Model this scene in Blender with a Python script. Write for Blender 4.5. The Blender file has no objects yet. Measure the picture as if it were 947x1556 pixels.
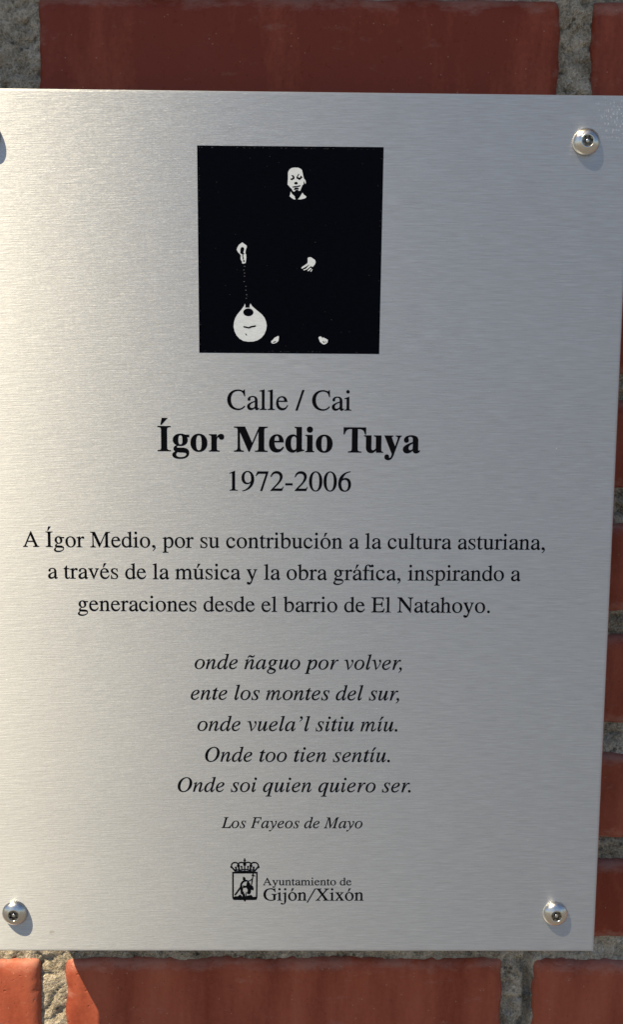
import bpy, math, random, re
from mathutils import Vector, Matrix, noise
from mathutils.geometry import tessellate_polygon

SC = bpy.context.scene
COL = SC.collection
MM = 0.001
# ------------------------------------------------------------------ camera, sky, sun, exposure
CAM_LOC = (0.002872, -0.522657, 1.588395)
CAM_ROT = [[0.9998711, -0.0063015, -0.0147696], [-0.0137481, 0.1393109, -0.9901532], [0.008297, 0.9902286, 0.1392063]]

cam = bpy.data.cameras.new('camera'); cam_ob = bpy.data.objects.new('camera', cam); COL.objects.link(cam_ob)
cam.sensor_fit = 'VERTICAL'; cam.sensor_height = 36.0; cam.lens = 36.0 * 1750 / 1556
cam.clip_start = 0.02; cam.clip_end = 500.0
mw = Matrix(CAM_ROT).to_4x4(); mw.translation = Vector(CAM_LOC); cam_ob.matrix_world = mw
SC.camera = cam_ob

SUN = Vector((-1.2, -1.0, 2.45)).normalized()          # towards the sun: high, to the left, in front of the wall
elev = math.asin(SUN.z); rot = math.atan2(SUN.x, SUN.y)
w = bpy.data.worlds.new('World'); SC.world = w; w.use_nodes = True
nt = w.node_tree; nt.nodes.clear()
sky = nt.nodes.new('ShaderNodeTexSky'); sky.sky_type = 'NISHITA'; sky.sun_disc = False
sky.sun_elevation = elev; sky.sun_rotation = rot % (2 * math.pi); sky.dust_density = 0.2; sky.air_density = 1.1; sky.ozone_density = 2.5
bg = nt.nodes.new('ShaderNodeBackground'); bg.inputs['Strength'].default_value = 0.064
ow = nt.nodes.new('ShaderNodeOutputWorld')
nt.links.new(sky.outputs[0], bg.inputs['Color']); nt.links.new(bg.outputs[0], ow.inputs[0])
sl = bpy.data.lights.new('sun', 'SUN'); sl.energy = 5.0; sl.angle = math.radians(0.53); sl.color = (1.0, 0.815, 0.52)
so = bpy.data.objects.new('sun', sl); COL.objects.link(so)
so.rotation_euler = SUN.to_track_quat('Z', 'Y').to_euler(); so.location = (-2, -2, 5)
SC.view_settings.view_transform = 'Standard'; SC.view_settings.look = 'None'
SC.view_settings.exposure = 0.86; SC.view_settings.gamma = 1.0

# ------------------------------------------------------------------ helpers
def nodes(name):
    m = bpy.data.materials.new(name); m.use_nodes = True
    t = m.node_tree; b = t.nodes['Principled BSDF']
    return m, t, b
def N(t, kind, **kw):
    n = t.nodes.new(kind)
    for k, v in kw.items():
        if k in n.inputs: n.inputs[k].default_value = v
        else: setattr(n, k, v)
    return n
def coords(t, scale, loc=(0, 0, 0)):
    c = N(t, 'ShaderNodeTexCoord'); m = N(t, 'ShaderNodeMapping')
    m.inputs['Scale'].default_value = scale; m.inputs['Location'].default_value = loc
    t.links.new(c.outputs['Object'], m.inputs['Vector'])
    return m.outputs[0]
def noise_tex(t, scale_vec, detail=3.0, rough=0.55, loc=(0, 0, 0)):
    n = N(t, 'ShaderNodeTexNoise', Scale=1.0, Detail=detail, Roughness=rough)
    t.links.new(coords(t, scale_vec, loc), n.inputs['Vector'])
    return n.outputs['Fac']
def ramp(t, src, stops):
    r = N(t, 'ShaderNodeValToRGB'); e = r.color_ramp.elements
    while len(e) < len(stops): e.new(0.5)
    for el, (pos, c) in zip(e, stops):
        el.position = pos; el.color = c if len(c) == 4 else (*c, 1)
    t.links.new(src, r.inputs[0]); return r.outputs[0]
def mix(t, fac, a, b, blend='MIX'):
    m = N(t, 'ShaderNodeMix', data_type='RGBA', blend_type=blend)
    for sock, v in ((m.inputs[0], fac), (m.inputs[6], a), (m.inputs[7], b)):
        if hasattr(v, 'is_linked'): t.links.new(v, sock)
        elif isinstance(v, (int, float)): sock.default_value = v
        else: sock.default_value = (*v, 1)
    return m.outputs[2]
def math_n(t, op, a, b=0.0, c=0.0):
    m = N(t, 'ShaderNodeMath', operation=op)
    for i, v in enumerate((a, b, c)):
        if hasattr(v, 'is_linked'): t.links.new(v, m.inputs[i])
        else: m.inputs[i].default_value = v
    return m.outputs[0]
def maprange(t, src, a, b, c, d):
    m = N(t, 'ShaderNodeMapRange'); t.links.new(src, m.inputs[0])
    for i, v in enumerate((a, b, c, d)): m.inputs[i + 1].default_value = v
    return m.outputs[0]
def bump(t, b, h, strength, dist, prev=None):
    n = N(t, 'ShaderNodeBump', Strength=strength, Distance=dist); t.links.new(h, n.inputs['Height'])
    if prev is not None: t.links.new(prev, n.inputs['Normal'])
    t.links.new(n.outputs[0], b.inputs['Normal']); return n.outputs[0]

def tag(o, label=None, cat=None, group=None, kind=None):
    for k, v in (('label', label), ('category', cat), ('group', group), ('kind', kind)):
        if v: o[k] = v
    return o
def empty(name, loc):
    o = bpy.data.objects.new(name, None); COL.objects.link(o); o.location = loc; o.empty_display_size = 0.05
    return o
def mesh_obj(name, verts, faces, mats, parent=None, mat_idx=None, smooth=False, loc=(0, 0, 0)):
    me = bpy.data.meshes.new(name); me.from_pydata(verts, [], faces)
    for m in (mats if isinstance(mats, (list, tuple)) else [mats]): me.materials.append(m)
    if mat_idx: me.polygons.foreach_set('material_index', mat_idx)
    if smooth: me.polygons.foreach_set('use_smooth', [True] * len(me.polygons))
    me.update()
    o = bpy.data.objects.new(name, me); COL.objects.link(o); o.location = loc
    if parent: o.parent = parent
    return o
def box(V, F, x0, x1, y0, y1, z0, z1):
    i = len(V)
    V += [(x0, y0, z0), (x1, y0, z0), (x1, y1, z0), (x0, y1, z0), (x0, y0, z1), (x1, y0, z1), (x1, y1, z1), (x0, y1, z1)]
    F += [tuple(i + k for k in q) for q in ((0, 3, 2, 1), (4, 5, 6, 7), (0, 1, 5, 4), (1, 2, 6, 5), (2, 3, 7, 6), (3, 0, 4, 7))]

# ------------------------------------------------------------------ materials
def brushed_metal():
    m, t, b = nodes('brushed_aluminium')
    b.inputs['Metallic'].default_value = 0.93               # satin anodised skin: a little diffuse
    long_ = noise_tex(t, (100, 1, 1900), 3.0, 0.7)
    mid = noise_tex(t, (60, 1, 1050), 3.0, 0.7, (3, 0, 7))
    cloud = noise_tex(t, (9, 1, 14), 3.0, 0.5, (1, 0, 2))
    s = math_n(t, 'ADD', math_n(t, 'MULTIPLY', long_, 0.65), math_n(t, 'MULTIPLY', mid, 0.35))
    col = ramp(t, s, [(0.34, (0.45, 0.476, 0.524)), (0.50, (0.51, 0.539, 0.593)), (0.66, (0.58, 0.613, 0.672))])
    specks = noise_tex(t, (420, 1, 420), 2.0, 0.5, (5, 0, 5))
    col = mix(t, maprange(t, specks, 0.74, 0.80, 0.0, 0.35), col, (0.35, 0.34, 0.32))
    pin = noise_tex(t, (700, 1, 700), 1.0, 0.5, (9, 0, 3))
    col = mix(t, maprange(t, pin, 0.80, 0.83, 0.0, 0.8), col, (0.92, 0.92, 0.92))
    # a scuffed patch on the top right corner
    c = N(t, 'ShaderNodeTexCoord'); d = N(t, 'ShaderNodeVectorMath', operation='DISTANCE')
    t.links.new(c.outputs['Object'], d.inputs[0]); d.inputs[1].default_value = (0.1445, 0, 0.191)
    blot = N(t, 'ShaderNodeVectorMath', operation='DISTANCE'); t.links.new(c.outputs['Object'], blot.inputs[0]); blot.inputs[1].default_value = (-0.1128, 0, -0.1905)
    bm = math_n(t, 'MULTIPLY', maprange(t, blot.outputs['Value'], 0.0004, 0.0016, 0.6, 0.0), maprange(t, specks, 0.4, 0.6, 0.2, 1.0))
    col = mix(t, bm, col, (0.22, 0.19, 0.15))
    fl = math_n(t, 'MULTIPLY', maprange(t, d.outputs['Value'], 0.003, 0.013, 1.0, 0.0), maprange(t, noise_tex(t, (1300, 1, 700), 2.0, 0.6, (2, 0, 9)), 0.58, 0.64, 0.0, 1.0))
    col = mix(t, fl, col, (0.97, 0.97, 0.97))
    t.links.new(col, b.inputs['Base Color'])
    r = math_n(t, 'ADD', maprange(t, s, 0.3, 0.7, 0.50, 0.45), maprange(t, cloud, 0.3, 0.7, -0.015, 0.015))
    t.links.new(r, b.inputs['Roughness'])
    b.inputs['Anisotropic'].default_value = 0.89
    tg = N(t, 'ShaderNodeTangent', direction_type='UV_MAP', uv_map='brush')
    t.links.new(tg.outputs[0], b.inputs['Tangent'])
    bump(t, b, s, 1.0, 0.00017)
    return m
def simple(name, col, rough, metal=0.0, spec=0.5):
    m, t, b = nodes(name)
    b.inputs['Base Color'].default_value = (*col, 1); b.inputs['Roughness'].default_value = rough
    b.inputs['Metallic'].default_value = metal; b.inputs['Specular IOR Level'].default_value = spec
    return m, t, b
def ink(name, col, rough):
    m, t, b = simple(name, col, rough, 0.0, 0.025)
    n = noise_tex(t, (300, 300, 1500), 2.0)
    t.links.new(ramp(t, n, [(0.3, tuple(c * 0.8 for c in col)), (0.75, tuple(c * 1.4 for c in col))]), b.inputs['Base Color'])
    bump(t, b, n, 0.08, 0.00005)
    return m
METAL = brushed_metal()
INK = ink('black_ink', (0.0022, 0.0024, 0.004), 0.5)
NAVY = ink('blue_black_ink', (0.0006, 0.0010, 0.0028), 0.40)
PALE, pl_, pb_ = simple('pale_print', (0.42, 0.47, 0.56), 0.45, 0.0, 0.2)
pl_.links.new(ramp(pl_, noise_tex(pl_, (300, 1, 1500), 3.0, 0.6), [(0.3, (0.38, 0.425, 0.51)), (0.7, (0.47, 0.525, 0.63))]), pb_.inputs['Base Color'])
GREY = ink('grey_print', (0.06, 0.062, 0.075), 0.5)
STEEL, st, sb = simple('stainless_steel', (0.56, 0.555, 0.55), 0.2, 1.0)
st.links.new(maprange(st, noise_tex(st, (500, 500, 500), 3.0), 0.3, 0.7, 0.18, 0.34), sb.inputs['Roughness'])
bump(st, sb, noise_tex(st, (900, 900, 900), 2.0), 0.15, 0.0001)
SOCKET, _, _ = simple('dark_steel_recess', (0.16, 0.155, 0.145), 0.45, 0.9)
RAIL, rt, rb = simple('mill_aluminium', (0.55, 0.55, 0.55), 0.45, 1.0)
rt.links.new(maprange(rt, noise_tex(rt, (40, 400, 400), 2.0), 0.3, 0.7, 0.35, 0.55), rb.inputs['Roughness'])

def brick_mat():
    m, t, b = nodes('fired_brick')
    at = N(t, 'ShaderNodeAttribute', attribute_name='tone')
    ed = N(t, 'ShaderNodeAttribute', attribute_name='rim')
    broad = noise_tex(t, (38, 38, 8), 5.0, 0.6)
    fine = noise_tex(t, (420, 420, 420), 4.0, 0.65)
    v = math_n(t, 'ADD', math_n(t, 'MULTIPLY', broad, 0.85), math_n(t, 'MULTIPLY', fine, 0.15))
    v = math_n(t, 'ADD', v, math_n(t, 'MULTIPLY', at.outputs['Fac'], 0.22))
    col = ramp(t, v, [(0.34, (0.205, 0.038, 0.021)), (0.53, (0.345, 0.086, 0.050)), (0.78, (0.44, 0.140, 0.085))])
    # pale lime scuffs, mostly on the worn rim of each brick
    sc = noise_tex(t, (55, 55, 110), 6.0, 0.75, (2, 1, 4))
    rim_m = maprange(t, ed.outputs['Fac'], 0.1, 0.8, 0.0, 0.24)
    scm = math_n(t, 'MULTIPLY', maprange(t, math_n(t, 'ADD', sc, rim_m), 0.58, 0.82, 0.0, 1.0), 0.30)
    col = mix(t, scm, col, (0.46, 0.34, 0.30))
    # scattered pale grit and dark fire-specks
    g = N(t, 'ShaderNodeTexVoronoi', Scale=1.0); t.links.new(coords(t, (620, 620, 620)), g.inputs['Vector'])
    gs = N(t, 'ShaderNodeSeparateColor'); t.links.new(g.outputs['Color'], gs.inputs[0])
    near = maprange(t, g.outputs['Distance'], 0.10, 0.26, 1.0, 0.0)
    pale = math_n(t, 'MULTIPLY', near, math_n(t, 'GREATER_THAN', gs.outputs[0], 0.972))
    dark = math_n(t, 'MULTIPLY', near, math_n(t, 'LESS_THAN', gs.outputs[0], 0.04))
    col = mix(t, math_n(t, 'MULTIPLY', pale, 0.4), col, (0.55, 0.42, 0.30))
    col = mix(t, math_n(t, 'MULTIPLY', dark, 0.7), col, (0.05, 0.022, 0.016))
    t.links.new(col, b.inputs['Base Color'])
    t.links.new(maprange(t, broad, 0.3, 0.7, 0.34, 0.55), b.inputs['Roughness'])
    b.inputs['Specular IOR Level'].default_value = 0.16
    pores = noise_tex(t, (260, 260, 260), 2.0, 0.6, (8, 3, 1))
    p = bump(t, b, fine, 0.25, 0.0006)
    p = bump(t, b, maprange(t, pores, 0.26, 0.36, 0.0, 1.0), 0.5, 0.0006, p)
    bump(t, b, noise_tex(t, (60, 60, 60), 3.0), 0.35, 0.0015, p)
    return m
def mortar_mat():
    m, t, b = nodes('sandy_mortar')
    a = noise_tex(t, (90, 90, 90), 5.0, 0.7); g = noise_tex(t, (900, 900, 900), 3.0, 0.7, (4, 2, 1))
    v = math_n(t, 'ADD', math_n(t, 'MULTIPLY', a, 0.55), math_n(t, 'MULTIPLY', g, 0.45))
    col = ramp(t, v, [(0.32, (0.075, 0.063, 0.045)), (0.44, (0.27, 0.232, 0.18)), (0.53, (0.44, 0.39, 0.32)), (0.68, (0.72, 0.66, 0.58))])
    pit = N(t, 'ShaderNodeTexVoronoi', Scale=1.0); t.links.new(coords(t, (210, 210, 210)), pit.inputs['Vector'])
    ps = N(t, 'ShaderNodeSeparateColor'); t.links.new(pit.outputs['Color'], ps.inputs[0])
    pm = math_n(t, 'MULTIPLY', maprange(t, pit.outputs['Distance'], 0.12, 0.3, 1, 0), math_n(t, 'GREATER_THAN', ps.outputs[1], 0.86))
    col = mix(t, math_n(t, 'MULTIPLY', pm, 0.75), col, (0.05, 0.043, 0.035))
    t.links.new(col, b.inputs['Base Color']); b.inputs['Roughness'].default_value = 0.95
    b.inputs['Specular IOR Level'].default_value = 0.15
    p = bump(t, b, g, 0.9, 0.0016)
    bump(t, b, a, 0.8, 0.005, p)
    return m
BRICK = brick_mat(); MORTAR = mortar_mat()
PAVE, pt, pb = simple('pale_paving', (0.36, 0.34, 0.31), 0.85)
pt.links.new(ramp(pt, noise_tex(pt, (6, 6, 6), 6.0, 0.6), [(0.3, (0.095, 0.096, 0.098)), (0.7, (0.15, 0.15, 0.15))]), pb.inputs['Base Color'])
STONE, s2, sb2 = simple('shade_ledge_stone', (0.4, 0.37, 0.32), 0.9)
s2.links.new(ramp(s2, noise_tex(s2, (30, 30, 30), 6.0, 0.6), [(0.3, (0.3, 0.28, 0.24)), (0.7, (0.45, 0.42, 0.37))]), sb2.inputs['Base Color'])

# ------------------------------------------------------------------ ground
mesh_obj('pavement', [(-60, -60, 0), (60, -60, 0), (60, 60, 0), (-60, 60, 0)], [(0, 1, 2, 3)], PAVE)['kind'] = 'structure'

# ------------------------------------------------------------------ brick wall (its face stands 45 mm behind the face of the plaque)
GAP = 0.045
PZ = 1.5                                                # height of the plaque's middle
wall = empty('brick_wall', (0, GAP, 0))
tag(wall, 'red brick wall with sandy mortar joints behind the metal plaque', 'wall')
# bed joints, in mm from the plaque's middle: (bottom, top) of the mortar
beds = [(-230.5, -218.5), (-175, -162.5), (-117.5, -100), (-54.5, -42.5), (4, 20), (64.5, 78), (124, 137), (184, 197), (253, 266)]
step = 59.0
rows = [(beds[i][1], beds[i + 1][0]) for i in range(len(beds) - 1)]
lo, hi = beds[0][0], beds[-1][1]
k = 0
while lo > -1490:
    rows.insert(0, (max(lo - 46.5, -1498), lo)); lo -= step; k += 1
while hi < 400:
    rows.append((hi, hi + 46)); hi += step
rnd = random.Random(4)
first = k - 1                                           # index of the course just under the plaque
V, F, TONE, RIM = [], [], [], []
BR = []                                                 # brick rectangles, for the mortar
for ri, (y0, y1) in enumerate(rows):
    even = (ri - first) % 2 == 0
    near = -340 < y0 < 330
    for ci in range(-6, 7):
        a = ci * 243 + (2 if even else -121) ; x0, x1 = a - 115, a + 113
        x0 += rnd.uniform(-2, 2); x1 += rnd.uniform(-2, 2)
        ya, yb = y0 + rnd.uniform(-1, 1), y1 + rnd.uniform(-1, 1)
        shade_row = -0.75 if first < ri < first + 8 else 0.0  # courses beside the plaque: its shadow deepened in the brick colour
        if ri == first:
            if ci == 0: x0, x1, ya, yb = -117, 115, -280, -230.5
            if ci == -1: x0, x1 = -362, -130; yb = -231
            if ci == 1: x0, x1 = 131.5, 360; yb = -231
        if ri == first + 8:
            shade_row = -0.45  # top course: shade above the plaque put into the brick colour too
            if ci == 0: x0, x1 = -119.5, 127.5
            if ci == -1: x1 = -140 - 3
            if ci == 1: x0 = 143
        if abs(ri - first - 4) < 4 and even and ci == 1: x0 = 118
        n = 3 if near and ci in (-1, 0, 1) else 9
        nx, ny = max(6, int((x1 - x0) / n)), max(5, int((yb - ya) / min(n, 6)))
        def axis(lo_, hi_, c):                          # extra lines close to both rims
            L = hi_ - lo_; r = 7.5
            e = [0, .8, 1.8, 3.2, 5.2]
            mid = [r + (L - 2 * r) * i / c for i in range(c + 1)]
            return [lo_ + q for q in e + mid + [L - q for q in reversed(e)]]
        X, Y = axis(x0, x1, nx), axis(ya, yb, ny)
        base = len(V); sd = rnd.uniform(0, 900); tone = rnd.uniform(-0.4, 0.4) + shade_row; tilt = rnd.uniform(-.004, .004)
        for j, y in enumerate(Y):
            for i, x in enumerate(X):
                dx, dy = min(x - x0, x1 - x), min(y - ya, yb - y)
                nz = noise.noise((x * .035 + sd, y * .035, 0)); n2 = noise.noise((x * .16, y * .16 + sd, 3)); n3 = noise.noise((x * .4, y * .4 + sd, 7))
                R = 7.0 + 2.5 * nz
                d = 0.0
                for q in (dx, dy):
                    u = max(0.0, R - q) / R
                    d += R * 0.62 * (1 - math.sqrt(max(0.0, 1 - u * u)))
                edge = max(0.0, 1 - min(dx, dy) / 5.0)
                chip = max(0.0, n2 - 0.28) * 5.0 * edge
                z = min(d, 7.0) + chip - 0.45 * nz - 0.12 * n2 - 0.06 * n3 + tilt * (y - ya) * 3
                wx = (0.9 * noise.noise((y * .09, sd, 1)) + 0.35 * n2) * max(0, 1 - dx / 12); wy = (0.9 * noise.noise((x * .07, sd, 9)) + 0.35 * n2) * max(0, 1 - dy / 12)
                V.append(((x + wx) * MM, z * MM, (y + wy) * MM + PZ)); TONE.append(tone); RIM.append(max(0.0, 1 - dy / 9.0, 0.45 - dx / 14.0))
        W_ = len(X); H_ = len(Y)
        for j in range(H_ - 1):
            for i in range(W_ - 1):
                q = base + j * W_ + i; F.append((q, q + 1, q + 1 + W_, q + W_))
        ring = [base + i for i in range(W_)] + [base + j * W_ + W_ - 1 for j in range(1, H_)] + [base + (H_ - 1) * W_ + i for i in range(W_ - 2, -1, -1)] + [base + j * W_ for j in range(H_ - 2, 0, -1)]
        b2 = len(V)
        for q in ring:
            v = V[q]; V.append((v[0], 0.022, v[2])); TONE.append(tone); RIM.append(0.6)
        L = len(ring)
        for i in range(L): F.append((ring[i], b2 + i, b2 + (i + 1) % L, ring[(i + 1) % L]))
        BR.append((x0, x1, ya, yb))
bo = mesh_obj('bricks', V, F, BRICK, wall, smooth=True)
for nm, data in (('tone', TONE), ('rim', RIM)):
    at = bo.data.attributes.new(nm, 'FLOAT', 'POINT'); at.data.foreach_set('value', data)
# mortar: a rough sheet in the joints round the plaque, a plain bed behind everything else
V, F, idx = [], [], {}
cell = 1.5
def inside(x, y):
    for (x0, x1, y0, y1) in close:
        if x0 + 3.5 < x < x1 - 3.5 and y0 + 3.5 < y < y1 - 3.5: return True
    return False
close = [b for b in BR if b[1] > -290 and b[0] < 290 and b[3] > -330 and b[2] < 330]
def vert(i, j):
    if (i, j) not in idx:
        x, y = i * cell, j * cell
        a = noise.fractal((x * .05, y * .05, 2), 1.0, 2.0, 4); b = noise.noise((x * .33, y * .33, 5)); c = noise.noise((x * .9, y * .9, 8))
        pit = max(0.0, noise.noise((x * .14, y * .14, 11)) - 0.25) * 7
        crack = max(0.0, 1 - abs(noise.noise((x * .06, y * .11, 21))) * 16) * 2.0
        if y < -226 and abs(x - 128.5 - 1.2 * noise.noise((y * .1, 0, 4))) < 2.0 and noise.noise((y * .16, 3, 2)) > -0.3: crack += 5.0
        idx[(i, j)] = len(V)
        V.append((x * MM, (4.0 - 1.3 * a - 0.8 * b - 0.35 * c + pit + crack) * MM, y * MM + PZ))
    return idx[(i, j)]
for j in range(-213, 213):
    for i in range(-190, 190):
        if not inside((i + .5) * cell, (j + .5) * cell):
            F.append((vert(i, j), vert(i + 1, j), vert(i + 1, j + 1), vert(i, j + 1)))
i0 = len(V)
V += [(-1.55, .011, 0.001), (1.55, .011, 0.001), (1.55, .011, 2.05), (-1.55, .011, 2.05), (-1.55, .12, 0.001), (1.55, .12, 0.001), (1.55, .12, 2.05), (-1.55, .12, 2.05)]
F += [tuple(i0 + q for q in f_) for f_ in ((0, 1, 2, 3), (5, 4, 7, 6), (1, 5, 6, 2), (4, 0, 3, 7), (3, 2, 6, 7))]
mesh_obj('mortar', V, F, MORTAR, wall, smooth=True)
V, F = [], []
box(V, F, -1.6, 1.6, -0.125, 0.14, PZ + 0.42, PZ + 0.49)  # unseen ledge, added above view to keep sun off the top bricks
ld = mesh_obj('added_shade_ledge', V, F, STONE, wall)

# ------------------------------------------------------------------ lettering
def compose(txt, F):
    """list of (glyph key, x, dy) and the total advance, in 1/1000 em"""
    out=[]; x=0; kern=0
    ACC={'á':'a','é':'e','ó':'o','ú':'u','í':'i0','Í':'I','ñ':'n'}
    for ch in txt:
        if ch=='|': x-=0; kern=-92; continue          # the next pair is set tight: first letter keeps its width less 92
        if ch=='^': kern=-70; continue
        b=ACC.get(ch, ch)
        if ch in 'ij': b=ch+'0'
        adv=F[b][0]; out.append((b,x,0))
        if ch=='i': out.append(('dot',x,0))
        if ch=='j': out.append(('dot',x+18,0))
        if ch=='ñ': out.append(('tilde',x+60 if 'tilde' in F else x,0))
        elif ch in ACC:
            it = 'tilde' in F
            ax = x+adv/2-(275 if it else 190) + (10 if ch=='í' else 0)
            if it: ax = x+adv/2-190
            out.append(('acute',ax,205 if ch=='Í' else 0))
        x+=adv+kern; kern=0
    return out,x

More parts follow.
